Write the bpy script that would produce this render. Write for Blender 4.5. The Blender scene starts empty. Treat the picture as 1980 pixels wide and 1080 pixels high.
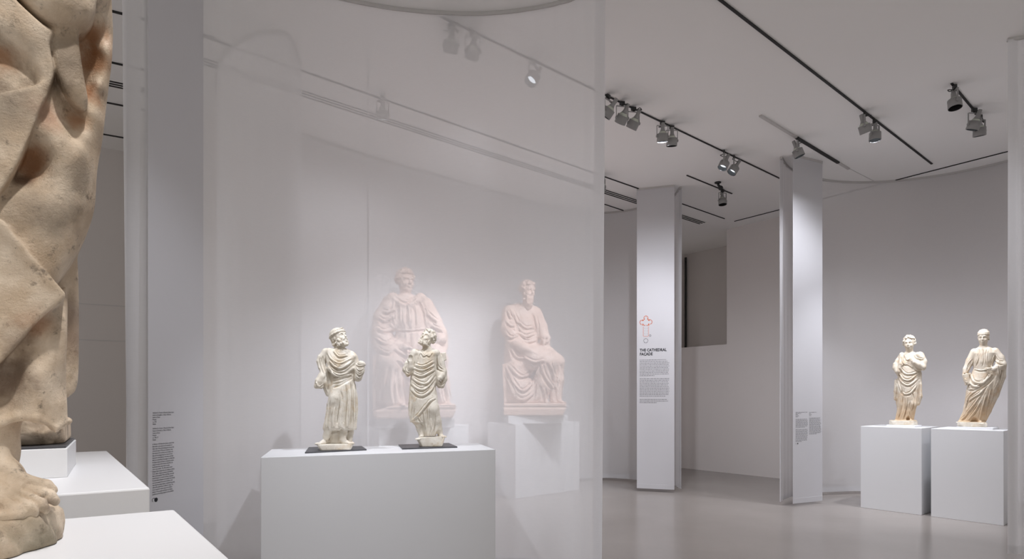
import bpy, bmesh, math, random
import numpy as np
from mathutils import Vector, Matrix

# ------------------------------------------------------------------ camera, world, exposure
scene = bpy.context.scene
COL = scene.collection
F_PX, CX, HY, HC, ZC = 1150.0, 990.0, 768.0, 1.5, 4.845   # focal length in px, principal column, horizon row, eye height, ceiling height

cam_data = bpy.data.cameras.new('camera')
cam = bpy.data.objects.new('camera', cam_data)
COL.objects.link(cam)
cam.location = (0, 0, HC)
cam.rotation_euler = (math.radians(90), 0, 0)
cam_data.sensor_fit = 'HORIZONTAL'
cam_data.sensor_width = 36.0
cam_data.lens = F_PX / 1980.0 * 36.0
cam_data.shift_y = (HY - 540.0) / 1980.0
cam_data.clip_start = 0.05
scene.camera = cam

world = bpy.data.worlds.new('gallery_ambient')
scene.world = world
world.use_nodes = True
bg = world.node_tree.nodes['Background']
bg.inputs['Color'].default_value = (1.0, 0.965, 0.935, 1)
bg.inputs['Strength'].default_value = 0.56

scene.view_settings.view_transform = 'Standard'
scene.view_settings.look = 'None'
scene.view_settings.exposure = 0.2
scene.view_settings.gamma = 1.0
scene.view_settings.use_curve_mapping = False
scene.cycles.use_denoising = True
scene.cycles.max_bounces = 5
scene.cycles.diffuse_bounces = 4
scene.cycles.glossy_bounces = 2
scene.cycles.transparent_max_bounces = 10
scene.cycles.use_adaptive_sampling = True
scene.cycles.adaptive_threshold = 0.03
scene.cycles.adaptive_min_samples = 24


def spot_light(name, loc, target, energy, angle=40, blend=0.6, radius=0.05, color=(1.0, 0.985, 0.97)):
    l = bpy.data.lights.new(name, 'SPOT')
    l.energy = energy
    l.spot_size = math.radians(angle)
    l.spot_blend = blend
    l.shadow_soft_size = radius
    l.color = color
    o = bpy.data.objects.new(name, l)
    COL.objects.link(o)
    o.location = loc
    d = Vector(target) - Vector(loc)
    o.rotation_euler = d.to_track_quat('-Z', 'Y').to_euler()
    return o


COOL = (0.90, 0.925, 1.0)
# unseen spots outside the frame: some read from cast shadows, some added for brightness
spot_light('unseen_spot', (0.45, 3.2, 4.7), (-1.0, 4.45, 1.4), 330, 42, 1.0, 0.06, COOL)
spot_light('unseen_spot', (-1.75, 3.25, 4.7), (-0.75, 4.55, 1.3), 240, 44, 1.0, 0.06, COOL)
spot_light('unseen_spot', (0.35, 0.05, 4.7), (-0.9, 1.0, 1.6), 300, 44, 1.0, 0.07, (1, 0.965, 0.94))
spot_light('unseen_spot', (-0.55, 1.75, 4.7), (-0.95, 1.35, 1.3), 200, 42, 1.0, 0.07, COOL)  # added to brighten the left pedestal tops, no lamp known here
spot_light('unseen_spot', (6.2, 5.9, 4.7), (5.2, 7.9, 1.6), 110, 54, 1.0, 0.05, COOL)
spot_light('unseen_spot', (-0.9, 2.3, 4.7), (-2.1, 3.95, 1.1), 110, 46, 1.0, 0.06, COOL)  # added fill that lifts the lower part of the left text banner
# ------------------------------------------------------------------ helpers
def at(px, py, Y):
    return Vector(((px - CX) / F_PX * Y, Y, HC - (py - HY) / F_PX * Y))

def at_z(px, py, z):
    return at(px, py, F_PX * (HC - z) / (py - HY))

def on_ceiling(px, py, drop=0.0):
    return at_z(px, py, ZC - drop)

def tag(o, label=None, cat=None, group=None, kind=None):
    if label: o['label'] = label
    if cat: o['category'] = cat
    if group: o['group'] = group
    if kind: o['kind'] = kind
    return o

def link(name, mesh, mat=None, parent=None):
    o = bpy.data.objects.new(name, mesh)
    COL.objects.link(o)
    if mat is not None and not mesh.materials:
        mesh.materials.append(mat)
    if parent is not None:
        o.parent = parent
    return o

def empty(name, loc=(0, 0, 0), rz=0.0):
    o = bpy.data.objects.new(name, None)
    COL.objects.link(o)
    o.location = loc
    o.rotation_euler = (0, 0, rz)
    o.empty_display_size = 0.1
    return o

def mesh_from(name, verts, faces, smooth=False):
    m = bpy.data.meshes.new(name)
    m.from_pydata([tuple(v) for v in verts], [], [tuple(f) for f in faces])
    m.update()
    if smooth:
        m.polygons.foreach_set('use_smooth', [True] * len(m.polygons))
    return m

def prism_mesh(name, quad, z0, z1, bevel=0.004):
    """solid over a ground polygon (counter-clockwise from above), with softened edges"""
    bm = bmesh.new()
    lo = [bm.verts.new((p[0], p[1], z0)) for p in quad]
    hi = [bm.verts.new((p[0], p[1], z1)) for p in quad]
    n = len(quad)
    bm.faces.new(hi)
    bm.faces.new(lo[::-1])
    for i in range(n):
        bm.faces.new((lo[i], lo[(i + 1) % n], hi[(i + 1) % n], hi[i]))
    bmesh.ops.recalc_face_normals(bm, faces=bm.faces)
    if bevel:
        bmesh.ops.bevel(bm, geom=list(bm.edges), offset=bevel, segments=2, profile=0.5, affect='EDGES')
    m = bpy.data.meshes.new(name)
    bm.to_mesh(m)
    bm.free()
    return m

def sweep(bm, pts, radius, seg=8, closed_ends=True):
    """round tube along points; radius may be a list"""
    pts = [Vector(p) for p in pts]
    n = len(pts)
    rad = radius if isinstance(radius, (list, tuple)) else [radius] * n
    rings = []
    prev = None
    for i, p in enumerate(pts):
        t = (pts[min(i + 1, n - 1)] - pts[max(i - 1, 0)]).normalized()
        if prev is None:
            a = Vector((0, 0, 1)) if abs(t.z) < 0.9 else Vector((1, 0, 0))
            u = t.cross(a).normalized()
        else:
            u = (prev - t * prev.dot(t)).normalized()
        prev = u
        v = t.cross(u)
        rings.append([bm.verts.new(p + (u * math.cos(2 * math.pi * k / seg) + v * math.sin(2 * math.pi * k / seg)) * rad[i]) for k in range(seg)])
    for a, b in zip(rings[:-1], rings[1:]):
        for k in range(seg):
            bm.faces.new((a[k], a[(k + 1) % seg], b[(k + 1) % seg], b[k]))
    if closed_ends:
        bm.faces.new(rings[0][::-1])
        bm.faces.new(rings[-1])

def bm_box(bm, c, size, rot=None):
    ret = bmesh.ops.create_cube(bm, size=1.0)
    M = Matrix.Translation(Vector(c)) @ (rot.to_4x4() if rot is not None else Matrix()) @ Matrix.Diagonal((*size, 1))
    bmesh.ops.transform(bm, matrix=M, verts=ret['verts'])
    return ret['verts']

def finish(bm, name, mat=None, parent=None, smooth=False):
    bmesh.ops.recalc_face_normals(bm, faces=bm.faces)
    m = bpy.data.meshes.new(name)
    bm.to_mesh(m)
    bm.free()
    if smooth:
        m.polygons.foreach_set('use_smooth', [True] * len(m.polygons))
    return link(name, m, mat, parent)

def revolve(bm, profile, M=None, seg=28, cap0=True, cap1=True):
    """profile: (radius, height) pairs, turned about local Z"""
    M = M or Matrix()
    rings = []
    for r, z in profile:
        rings.append([bm.verts.new(M @ Vector((r * math.cos(2 * math.pi * k / seg), r * math.sin(2 * math.pi * k / seg), z))) for k in range(seg)])
    for a, b in zip(rings[:-1], rings[1:]):
        for k in range(seg):
            bm.faces.new((a[k], a[(k + 1) % seg], b[(k + 1) % seg], b[k]))
    if cap0: bm.faces.new(rings[0][::-1])
    if cap1: bm.faces.new(rings[-1])

# ------------------------------------------------------------------ materials
def srgb(r, g, b):
    f = lambda c: (c / 255 / 12.92) if c / 255 <= 0.04045 else ((c / 255 + 0.055) / 1.055) ** 2.4
    return (f(r), f(g), f(b), 1)

class NT:
    def __init__(self, name):
        self.m = bpy.data.materials.new(name)
        self.m.use_nodes = True
        self.t = self.m.node_tree
        self.t.nodes.clear()
        self.out = self.n('ShaderNodeOutputMaterial')
    def n(self, kind, **kw):
        nd = self.t.nodes.new(kind)
        for k, v in kw.items():
            if k in nd.inputs: nd.inputs[k].default_value = v
            else: setattr(nd, k, v)
        return nd
    def l(self, a, b):
        self.t.links.new(a, b)

def paint_mat(name, col, rough=0.6, var=0.03, bump=0.0, scale=3.0, spec=0.5, stretch=(1, 1, 1)):
    k = NT(name)
    b = k.n('ShaderNodeBsdfPrincipled', Roughness=rough)
    b.inputs['Specular IOR Level'].default_value = spec
    tc = k.n('ShaderNodeTexCoord')
    mp = k.n('ShaderNodeMapping')
    mp.inputs['Scale'].default_value = stretch
    k.l(tc.outputs['Object'], mp.inputs['Vector'])
    nz = k.n('ShaderNodeTexNoise', Scale=scale, Detail=5.0)
    k.l(mp.outputs['Vector'], nz.inputs['Vector'])
    mix = k.n('ShaderNodeMix', data_type='RGBA')
    c = Vector(col[:3])
    mix.inputs['A'].default_value = (*(c * (1 - var)), 1)
    mix.inputs['B'].default_value = (*[min(1, x) for x in c * (1 + var)], 1)
    k.l(nz.outputs['Fac'], mix.inputs['Factor'])
    k.l(mix.outputs['Result'], b.inputs['Base Color'])
    if bump:
        n2 = k.n('ShaderNodeTexNoise', Scale=scale * 40, Detail=3.0)
        k.l(tc.outputs['Object'], n2.inputs['Vector'])
        bp = k.n('ShaderNodeBump', Strength=bump, Distance=0.002)
        k.l(n2.outputs['Fac'], bp.inputs['Height'])
        k.l(bp.outputs['Normal'], b.inputs['Normal'])
    k.l(b.outputs['BSDF'], k.out.inputs['Surface'])
    return k.m

def sheer_mat(name, opacity, col=(0.90, 0.89, 0.90), trans=0.45):
    """woven voile: threads scatter and let light through, the gaps between them are open"""
    k = NT(name)
    tc = k.n('ShaderNodeTexCoord')
    mp = k.n('ShaderNodeMapping')
    mp.inputs['Scale'].default_value = (14, 14, 160)
    k.l(tc.outputs['Object'], mp.inputs['Vector'])
    nz = k.n('ShaderNodeTexNoise', Scale=1.5, Detail=4.0)
    k.l(mp.outputs['Vector'], nz.inputs['Vector'])
    mx = k.n('ShaderNodeMix', data_type='RGBA')
    mx.inputs['A'].default_value = (*[c * 0.95 for c in col], 1)
    mx.inputs['B'].default_value = (*[min(1, c * 1.05) for c in col], 1)
    k.l(nz.outputs['Fac'], mx.inputs['Factor'])
    d = k.n('ShaderNodeBsdfDiffuse', Color=(*col, 1))
    t = k.n('ShaderNodeBsdfTranslucent', Color=(*col, 1))
    k.l(mx.outputs['Result'], d.inputs['Color'])
    ms = k.n('ShaderNodeMixShader', Fac=trans)
    k.l(d.outputs[0], ms.inputs[1]); k.l(t.outputs[0], ms.inputs[2])
    tr = k.n('ShaderNodeBsdfTransparent')
    m2 = k.n('ShaderNodeMixShader', Fac=opacity)
    k.l(tr.outputs[0], m2.inputs[1]); k.l(ms.outputs[0], m2.inputs[2])
    k.l(m2.outputs[0], k.out.inputs['Surface'])
    return k.m

def floor_mat():
    k = NT('polished_concrete')
    b = k.n('ShaderNodeBsdfPrincipled')
    b.inputs['Specular IOR Level'].default_value = 0.55
    tc = k.n('ShaderNodeTexCoord')
    n1 = k.n('ShaderNodeTexNoise', Scale=0.9, Detail=7.0)
    n2 = k.n('ShaderNodeTexNoise', Scale=14.0, Detail=5.0)
    k.l(tc.outputs['Object'], n1.inputs['Vector']); k.l(tc.outputs['Object'], n2.inputs['Vector'])
    r1 = k.n('ShaderNodeValToRGB')
    r1.color_ramp.elements[0].position = 0.3; r1.color_ramp.elements[0].color = (0.29, 0.258, 0.234, 1)
    r1.color_ramp.elements[1].position = 0.75; r1.color_ramp.elements[1].color = (0.33, 0.297, 0.272, 1)
    k.l(n1.outputs['Fac'], r1.inputs['Fac'])
    mx = k.n('ShaderNodeMix', data_type='RGBA', blend_type='MULTIPLY')
    mx.inputs['Factor'].default_value = 0.03
    k.l(r1.outputs['Color'], mx.inputs['A']); k.l(n2.outputs['Fac'], mx.inputs['B'])
    k.l(mx.outputs['Result'], b.inputs['Base Color'])
    b.inputs['Roughness'].default_value = 0.2
    k.l(b.outputs[0], k.out.inputs['Surface'])
    return k.m

M = {}
M['floor'] = floor_mat()
M['ceiling'] = paint_mat('ceiling_paint', (0.90, 0.885, 0.875), 0.85, 0.015, 0.03, 0.8, 0.2)
M['wall'] = paint_mat('wall_paint', (0.86, 0.81, 0.785), 0.8, 0.02, 0.05, 1.2, 0.25)
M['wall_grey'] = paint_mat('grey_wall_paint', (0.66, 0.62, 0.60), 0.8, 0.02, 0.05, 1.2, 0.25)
M['black'] = paint_mat('black_channel', (0.012, 0.011, 0.011), 0.6, 0.1)
M['white_lacquer'] = paint_mat('white_lacquer', (0.76, 0.76, 0.77), 0.38, 0.012, 0.02, 2.0, 0.4)
M['steel'] = paint_mat('dark_steel', (0.062, 0.062, 0.068), 0.42, 0.25, 0.05, 9.0)
M['sheer'] = sheer_mat('sheer_voile', 0.74)
M['sheer_dense'] = sheer_mat('folded_voile', 0.90)
M['hem'] = sheer_mat('hem_voile', 0.95, (0.9, 0.89, 0.9))
M['banner'] = paint_mat('matt_banner_cloth', (0.62, 0.61, 0.63), 0.8, 0.015, 0.05, 2.0, 0.2)
M['rail'] = paint_mat('painted_rail', (0.56, 0.54, 0.53), 0.5, 0.02)
M['ink'] = paint_mat('dark_ink', (0.02, 0.02, 0.026), 0.7, 0.02)
M['ink_grey'] = paint_mat('grey_ink', (0.26, 0.255, 0.27), 0.7, 0.02)
M['ink_orange'] = paint_mat('orange_ink', srgb(205, 92, 30), 0.7, 0.02)
M['ink_rose'] = paint_mat('rose_ink', srgb(214, 160, 150), 0.7, 0.02)
# ------------------------------------------------------------------ room shell
WD = Vector((0.772, 0.636, 0))      # direction of the long back wall
WN = Vector((0.636, -0.772, 0))     # direction of the wall across the far end
B0 = Vector((1.74, 11.55, 0))       # point on the back wall
R0 = Vector((4.28, 11.85, 0))       # right jamb of the high opening
flo = prism_mesh('floor', [(-9, -3.5), (12, -3.5), (12, 16), (-9, 16)], -0.2, 0.0, 0)
tag(link('floor', flo, M['floor']), kind='structure')
cei = prism_mesh('ceiling', [(-9, -3.5), (12, -3.5), (12, 16), (-9, 16)], ZC, ZC + 0.2, 0)
tag(link('ceiling', cei, M['ceiling']), kind='structure')

def wall(name, a, b, z0, z1, t, mat, parent=None):
    """wall slab between two ground points; its thickness t lies to the left of a->b"""
    a, b = Vector((a[0], a[1], 0)), Vector((b[0], b[1], 0))
    d = (b - a).normalized()
    n = Vector((-d.y, d.x, 0)) * t
    q = [a, b, b + n, a + n]
    if t < 0: q = q[::-1]
    o = link(name, prism_mesh(name, [(p.x, p.y) for p in q], z0, z1, 0), mat, parent)
    if parent is None: o['kind'] = 'structure'
    return o

s_corner = -1.383
corner = R0 + WN * s_corner
b_left = B0 - WD * 7.15
wall('wall_back', b_left, corner, 0, ZC, 0.12, M['wall'])
# wall across the far end: full height right of the jamb, a low wall under the opening
wall('wall_right', R0, R0 + WN * 8.5, 0, ZC, 0.15, M['wall'])
wall('wall_front', corner - WN * 0.45, R0, 0, 2.56, 0.15, M['wall'])
rec_b = R0 + WD * 1.16
wall('wall_recess', rec_b - WN * 1.78, rec_b + WN * 0.6, 0, ZC, 0.12, M['wall_grey'])
wall('wall_recess_side', rec_b - WN * 1.78 - WD * 1.1, rec_b - WN * 1.78, 0, ZC, 0.1, M['wall'])
mull = rec_b - WN * 1.70 - WD * 0.06
tag(link('trim_1', prism_mesh('trim_1', [(mull.x - .022, mull.y - .02), (mull.x + .022, mull.y - .02), (mull.x + .022, mull.y + .02), (mull.x - .022, mull.y + .02)], 0, 4.76, 0.003), M['black']), kind='structure')
# left room: its long wall bends away from the back wall
LD = Vector((1.83, 1, 0)).normalized()
L0 = Vector((-5.33, 8.06, 0))
l_right = L0 + LD * 1.35
wall('wall_left', L0 - LD * 3.2, l_right, 0, ZC, 0.12, M['wall_grey'])
wall('wall_return', b_left, l_right, 0, ZC, 0.1, M['wall_grey'])
# two fine shadow gaps across the left wall
for i, py in enumerate((591, 659)):
    z = HC - (py - HY) / F_PX * 8.06
    tag(wall('trim_%d' % (i + 2), L0 - LD * 3.1 - Vector((-LD.y, LD.x, 0)) * 0.004, l_right - LD * .02 - Vector((-LD.y, LD.x, 0)) * 0.004, z - 0.006, z + 0.006, 0.01, M['rail']), kind='structure')

# ------------------------------------------------------------------ ceiling tracks and air slots
def track(name, p0, p1, width, label, mat, drop=0.012, cat='lighting track', group=None):
    a, b = on_ceiling(*p0), on_ceiling(*p1)
    d = (b - a).normalized()
    n = Vector((-d.y, d.x, 0)) * width / 2
    root = link(name, prism_mesh(name, [(q.x, q.y) for q in (a - n, b - n, b + n, a + n)], ZC - drop, ZC - 0.0005, 0.001), mat)
    return tag(root, label, cat, group) if label else root

TRACKS = [
    ((830, 20), (1512, 346), 'black ceiling track carrying the longest row of grey spotlights'),
    ((1250, -112), (1802, 316), 'long black ceiling track running out of the top, above the two right statues'),
    ((1328, 338), (1415.5, 373.6), 'short black ceiling track with one grey spotlight near the small black ceiling mount'),
    ((1840, 160), (1903, 235), 'short black ceiling track at the far right with three grey spotlights'),
    ((330, 47), (1246.6, 368), 'thin black ceiling track seen through the sheer curtain with one faint spotlight'),
    ((1300, 386.5), (1401, 422), 'thin empty black ceiling slot beside the red plan banner'),
    ((1169, 394), (1208, 407), 'short black ceiling slot above the curtain left of the red plan banner'),
    ((1420, 427), (1960, 289), 'thin dark ceiling slot crossing above the right curtain niche'),
]
for (p0, p1, lab), wd in zip(TRACKS, (0.018, 0.024, 0.018, 0.022, 0.018, 0.016, 0.016, 0.014)):
    track('ceiling_track', p0, p1, wd, lab, M['black'])
cover = track('ceiling_track', (1470, 222), (1641, 325), 0.034, 'pale grey covered ceiling track with one spotlight above the right text banner', M['rail'], 0.02)
c0, c1 = on_ceiling(1540, 264.2), on_ceiling(1621, 313)
dd = (c1 - c0).normalized(); nn = Vector((-dd.y, dd.x, 0)) * 0.0185
wa, wb = on_ceiling(1641, 325, 0.004), on_ceiling(1690, 350, 0.004)
bm = bmesh.new(); sweep(bm, [wa, wb], 0.003, 6); finish(bm, 'feed_wire', M['rail'], cover)
link('open_channel', prism_mesh('open_channel', [(q.x, q.y) for q in (c0 - nn, c1 - nn, c1 + nn, c0 + nn)], ZC - 0.0225, ZC - 0.001, 0), M['black'], cover)
for (x, y), lab in zip(((230, 24), (230, 123), (230, 202), (230, 264)), ('nearest thin black ceiling slot of the left room', 'black ceiling slot of the left room just before the triple vent', 'black ceiling slot of the left room just behind the triple vent', 'farthest thin black ceiling slot, close to the left wall')):
    c = on_ceiling(x, y)
    a, b = c - LD * 1.6, c + LD * 0.75
    nn = Vector((-LD.y, LD.x, 0)) * 0.014
    tag(link('ceiling_slot', prism_mesh('ceiling_slot', [(q.x, q.y) for q in (a - nn, b - nn, b + nn, a + nn)], ZC - 0.01, ZC - .0005, 0.001), M['black']), lab, 'ceiling slot')

def vent(a, b, label):
    root = empty('air_vent', a)
    tag(root, label, 'air vent')
    d = (b - a).normalized(); n = Vector((-d.y, d.x, 0))
    L = (b - a).length
    q = [n * -0.095, d * L + n * -0.095, d * L + n * 0.095, n * 0.095]
    link('vent_plate', prism_mesh('vent_plate', [(p.x, p.y) for p in q], -0.006, -0.0005, 0.001), M['ceiling'], root)
    for k in (-1, 0, 1):
        o = n * k * 0.055
        q = [o - n * 0.013, o + d * L - n * 0.013, o + d * L + n * 0.013, o + n * 0.013]
        link('vent_slot', prism_mesh('vent_slot', [(p.x, p.y) for p in q], -0.011, -0.004, 0), M['black'], root)
    return root
vent(on_ceiling(330, 96), on_ceiling(1358, 430.5), 'long triple slot air vent seen through the sheer curtain and past the red plan banner')
c = on_ceiling(230, 163.5)
vent(c - LD * 1.6, c + LD * 0.75, 'triple slot air vent in the ceiling of the left room')
# ------------------------------------------------------------------ curtains
def spline(pts, step=0.04):
    """Catmull-Rom through ground points, evenly resampled"""
    P = [np.array(p, float) for p in pts]
    P = [2 * P[0] - P[1]] + P + [2 * P[-1] - P[-2]]
    out = []
    for i in range(1, len(P) - 2):
        for t in np.linspace(0, 1, 24, endpoint=False):
            a, b, c, d = P[i - 1], P[i], P[i + 1], P[i + 2]
            out.append(0.5 * (2 * b + (c - a) * t + (2 * a - 5 * b + 4 * c - d) * t * t + (3 * b - a - 3 * c + d) * t ** 3))
    out.append(P[-2])
    out = np.array(out)
    s = np.concatenate([[0], np.cumsum(np.linalg.norm(np.diff(out, axis=0), axis=1))])
    n = max(8, int(s[-1] / step))
    q = np.linspace(0, s[-1], n + 1)
    return np.stack([np.interp(q, s, out[:, k]) for k in range(out.shape[1])], 1), q

def curtain(label, pts, seed, z0=0.05, fold=0.012, end_fold=(0.0, 0.0), seams=(), lean=0.0, mat='sheer'):
    rnd = random.Random(seed)
    path, s = spline(pts)
    L = s[-1]
    tan = np.gradient(path, axis=0)
    tan /= np.linalg.norm(tan, axis=1)[:, None]
    nor = np.stack([-tan[:, 1], tan[:, 0]], 1)
    waves = [(rnd.uniform(0.25, 1.1), rnd.uniform(0, 6.28), rnd.uniform(0.3, 1)) for _ in range(7)]
    NZ = 22
    def surf(off=0.0, zlo=z0, zhi=ZC - 0.02, nz=NZ, i0=0, i1=None):
        i1 = len(path) if i1 is None else i1
        V = []
        for j in range(nz + 1):
            z = zlo + (zhi - zlo) * j / nz
            f = 1 - 0.75 * (z / ZC)
            w = sum(a * np.sin(2 * np.pi * s / l + p + 0.15 * z) for l, p, a in waves) / len(waves) * fold * 2.2 * f
            e0 = end_fold[0] * np.exp(-s / 0.35) * np.sin(2 * np.pi * s / 0.17 + 0.2 * z)
            e1 = end_fold[1] * np.exp(-(L - s) / 0.25) * np.sin(2 * np.pi * (L - s) / 0.15 + 0.15 * z)
            sl = -lean * (1 - z / ZC) * np.exp(-(L - s) / 0.5)
            q = path + nor * (w + e0 + e1 + off)[:, None] + tan * sl[:, None]
            V.append(np.concatenate([q[i0:i1], np.full((i1 - i0, 1), z)], 1))
        n = i1 - i0
        V = np.concatenate(V)
        Fc = [(j * n + i, j * n + i + 1, (j + 1) * n + i + 1, (j + 1) * n + i) for j in range(nz) for i in range(n - 1)]
        return V, Fc
    root = link('sheer_curtain', mesh_from('sheer_curtain', *surf(), smooth=True), M[mat])
    tag(root, label, 'curtain', 'ring curtains around the statues')
    link('hem', mesh_from('hem', *surf(0.004, z0 - 0.002, z0 + 0.075, 2), smooth=True), M['hem'], root)
    # folded selvedges at both ends and sewn seams between cloth widths
    k = max(2, int(0.05 / (L / (len(path) - 1))))
    link('side_hem', mesh_from('side_hem', *surf(0.004, i0=0, i1=k + 1), smooth=True), M['sheer_dense'], root)
    link('side_hem', mesh_from('side_hem', *surf(0.004, i0=len(path) - k - 1), smooth=True), M['sheer_dense'], root)
    for q in seams:
        bm = bmesh.new()
        V, _ = surf(0.005)
        n = len(path)
        i = int(round(q * (n - 1)))
        ring = [Vector(V[j * n + i]) for j in range(NZ + 1)]
        t = Vector((*tan[i], 0)) * 0.006
        vs = [(bm.verts.new(r - t), bm.verts.new(r + t)) for r in ring]
        for a, b in zip(vs[:-1], vs[1:]):
            bm.faces.new((a[0], a[1], b[1], b[0]))
        finish(bm, 'seam', M['sheer_dense'], root)
    # bent ceiling rail
    bm = bmesh.new()
    prof = [(-0.014, ZC - 0.03), (0.014, ZC - 0.03), (0.014, ZC - 0.0005), (-0.014, ZC - 0.0005)]
    rows = [[bm.verts.new((*(path[i] + nor[i] * o), z)) for o, z in prof] for i in range(len(path))]
    for a, b in zip(rows[:-1], rows[1:]):
        for m in range(4):
            bm.faces.new((a[m], a[(m + 1) % 4], b[(m + 1) % 4], b[m]))
    bm.faces.new(rows[0]); bm.faces.new(rows[-1][::-1])
    finish(bm, 'curtain_rail', M['rail'], root)
    return root

curtain('large sheer white curtain curving behind the pedestal of the two bearded statuettes',
        [(-2.375, 3.68), (-2.345, 3.95), (-2.27, 4.25), (-2.1, 4.5), (-1.85, 4.73), (-1.5, 4.94), (-1.1, 5.08), (-.7, 5.15), (-.27, 5.17), (.1, 5.12), (.42, 5.02), (.757, 4.84)],
        3, fold=0.012, end_fold=(0.055, 0.016), seams=(0.485,), lean=0.03)
curtain('sheer white curtain around the two seated statues, ending beside the red plan banner',
        [(-2.12, 5.98), (-2.07, 5.62), (-2.08, 5.45), (-2.25, 5.43), (-2.51, 5.55), (-2.73, 5.72), (-2.98, 6.03), (-3.2, 6.5), (-3.18, 6.95), (-2.75, 7.42), (-2.05, 8.15), (-1, 9.03), (0, 9.85), (.9, 10.5), (1.61, 10.74), (2.22, 10.5), (2.64, 9.97), (2.68, 9.43)],
        5, fold=0.012, end_fold=(0.0, 0.02), seams=(0.88,))
ring = [(5.4 + 1.92 * math.cos(math.radians(a)), 7.3 + 1.92 * math.sin(math.radians(a))) for a in range(150, -115, -12)]
curtain('sheer white curtain curving around the two tan statues at the right',
        ring, 8, fold=0.011, end_fold=(0.02, 0.02), seams=(0.307, 0.62))

# ------------------------------------------------------------------ hanging text banners
def strip_text(text, size, width=None, bold=0.0, squash=1.0, spacing=1.0):
    cu = bpy.data.curves.new('text', 'FONT')
    cu.body = text
    cu.size = size
    cu.offset = bold
    cu.space_line = spacing
    cu.resolution_u = 2
    o = bpy.data.objects.new('text', cu)
    COL.objects.link(o)
    dg = bpy.context.evaluated_depsgraph_get()
    m = bpy.data.meshes.new_from_object(o.evaluated_get(dg))
    bpy.data.objects.remove(o)
    bpy.data.curves.remove(cu)
    if len(m.vertices):
        xs = [v.co.x for v in m.vertices]
        k = (width / max(xs)) if width else squash
        for v in m.vertices: v.co.x *= k
    m.materials.clear()
    return m

class Banner:
    def __init__(self, label, A, B, z0):
        self.A, self.B = Vector((*A, 0)), Vector((*B, 0))
        self.d = (self.B - self.A).normalized()
        self.w = (self.B - self.A).length
        self.n = Vector((self.d.y, -self.d.x, 0))        # faces the viewer
        self.root = empty('text_banner', self.A + Vector((0, 0, z0)))
        tag(self.root, label, 'banner')
        q = [Vector((0, 0, 0)), self.d * self.w, self.d * self.w - self.n * 0.004, -self.n * 0.004]
        self.panel = link('cloth_panel', prism_mesh('cloth_panel', [(p.x, p.y) for p in q], 0, ZC - 0.012 - z0, 0.001), M['banner'], self.root)
        q = [Vector((0, 0, 0)) + self.n * .0015, self.d * self.w + self.n * .0015, self.d * self.w - self.n * 0.0055, -self.n * 0.0055]
        link('bottom_hem', prism_mesh('bottom_hem', [(p.x, p.y) for p in q], -0.001, 0.07, 0.001), M['banner'], self.panel)
        q = [self.n * .008, self.d * self.w + self.n * .008, self.d * self.w - self.n * 0.012, -self.n * 0.012]
        link('hanging_bar', prism_mesh('hanging_bar', [(p.x, p.y) for p in q], ZC - 0.03 - z0, ZC - 0.001 - z0, 0.002), M['rail'], self.root)
        self.z0 = z0
    def uv(self, px, py):
        k = (px - CX) / F_PX
        s = (self.A.y * k - self.A.x) / (self.d.x - self.d.y * k)
        Y = self.A.y + self.d.y * s
        return s, HC - (py - HY) / F_PX * Y - self.z0
    def put(self, name, mesh, mat, u, z, lift=0.0012):
        o = link(name, mesh, mat, self.panel)
        if name in ('body_text', 'caption_text', 'plan_apses', 'plan_nave', 'plan_tower'): o['kind'] = 'stuff'
        d, n = self.d, self.n
        p = d * u + n * lift + Vector((0, 0, z))
        o.matrix_local = Matrix(((d.x, 0, n.x, p.x), (d.y, 0, n.y, p.y), (d.z, 1, n.z, p.z), (0, 0, 0, 1)))
        return o
    def para(self, name, lines, mat, x0, x1, y0, y1, widths=None):
        """lines of print between two rows; the first line's baseline lies on y0, the last on y1 (rows taken at x0)"""
        ua, za = self.uv(x0, y0)
        ub, _ = self.uv(x1, y0)
        _, zb = self.uv(x0, y1)
        n = len(lines)
        step = (za - zb) / max(1, n - 1)
        longest = max(lines, key=len)
        m = strip_text('\n'.join(lines), step * 0.98, bold=0.0)
        xs = max(v.co.x for v in m.vertices)
        for v in m.vertices: v.co.x *= (ub - ua) / xs
        ys = [v.co.y for v in m.vertices]
        o = self.put(name, m, mat, ua, za)
        # Blender advances one size per line
        k = step * (n - 1) / max(1e-6, step * 0.98 * (n - 1)) if n > 1 else 1
        o.scale = (1, k, 1)
        return o

CAP1 = ['Attributed to Donato di Niccolò di Betto Bardi,', 'known as Donatello, or Nanni di Bartolo,', 'known as Rosso', 'Prophet', 'ca. 1410', 'Marble']
CAP2 = CAP1[:4] + ['ca. 1406–10', 'Marble']
BODY = ['In February 1410 these two statues, carved some', 'time earlier, were placed on the pinnacles on', 'either side of the portal leading into the east side',
        'of the bell tower of Florence Cathedral. Given', 'their absence from archival sources before this', 'date and the damage they have incurred from',
        'exposure to the elements, the statues and their', 'history are something of an enigma. It is likely that', 'the figures were conceived as companion pieces,',
        'owing not only to their format and similar size', 'but because their poses almost exactly', 'mirror one another. The 16th-century writer',
        'Giorgio Vasari assigned the two statues to Andrea', 'Pisano (after a design by Giotto), and identified', 'them as the prophets Moses and Elijah, who both',
        'turned heaven in a moment of divine revelation.', 'An alternative attribution to Donatello has recently', 'won endorsement from several scholars, who',
        'claim that the young sculptor completed the works', 'while still an apprentice in Ghiberti’s shop. The', 'thorny question remains open and provides a',
        'glimpse of the complex attribution and dating', 'problems surrounding sculpture at the cathedral.']
bl = Banner('white text banner with dark print hanging beside the left pedestals', (-2.30, 3.76), (-2.19, 4.22), 0.05)
bl.para('caption_text', CAP1, M['ink'], 295, 336, 799, 821)
bl.para('caption_text', CAP2, M['ink'], 295, 336, 829.5, 851.5)
bl.para('body_text', BODY, M['ink'], 294.5, 338, 860, 957)
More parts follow.
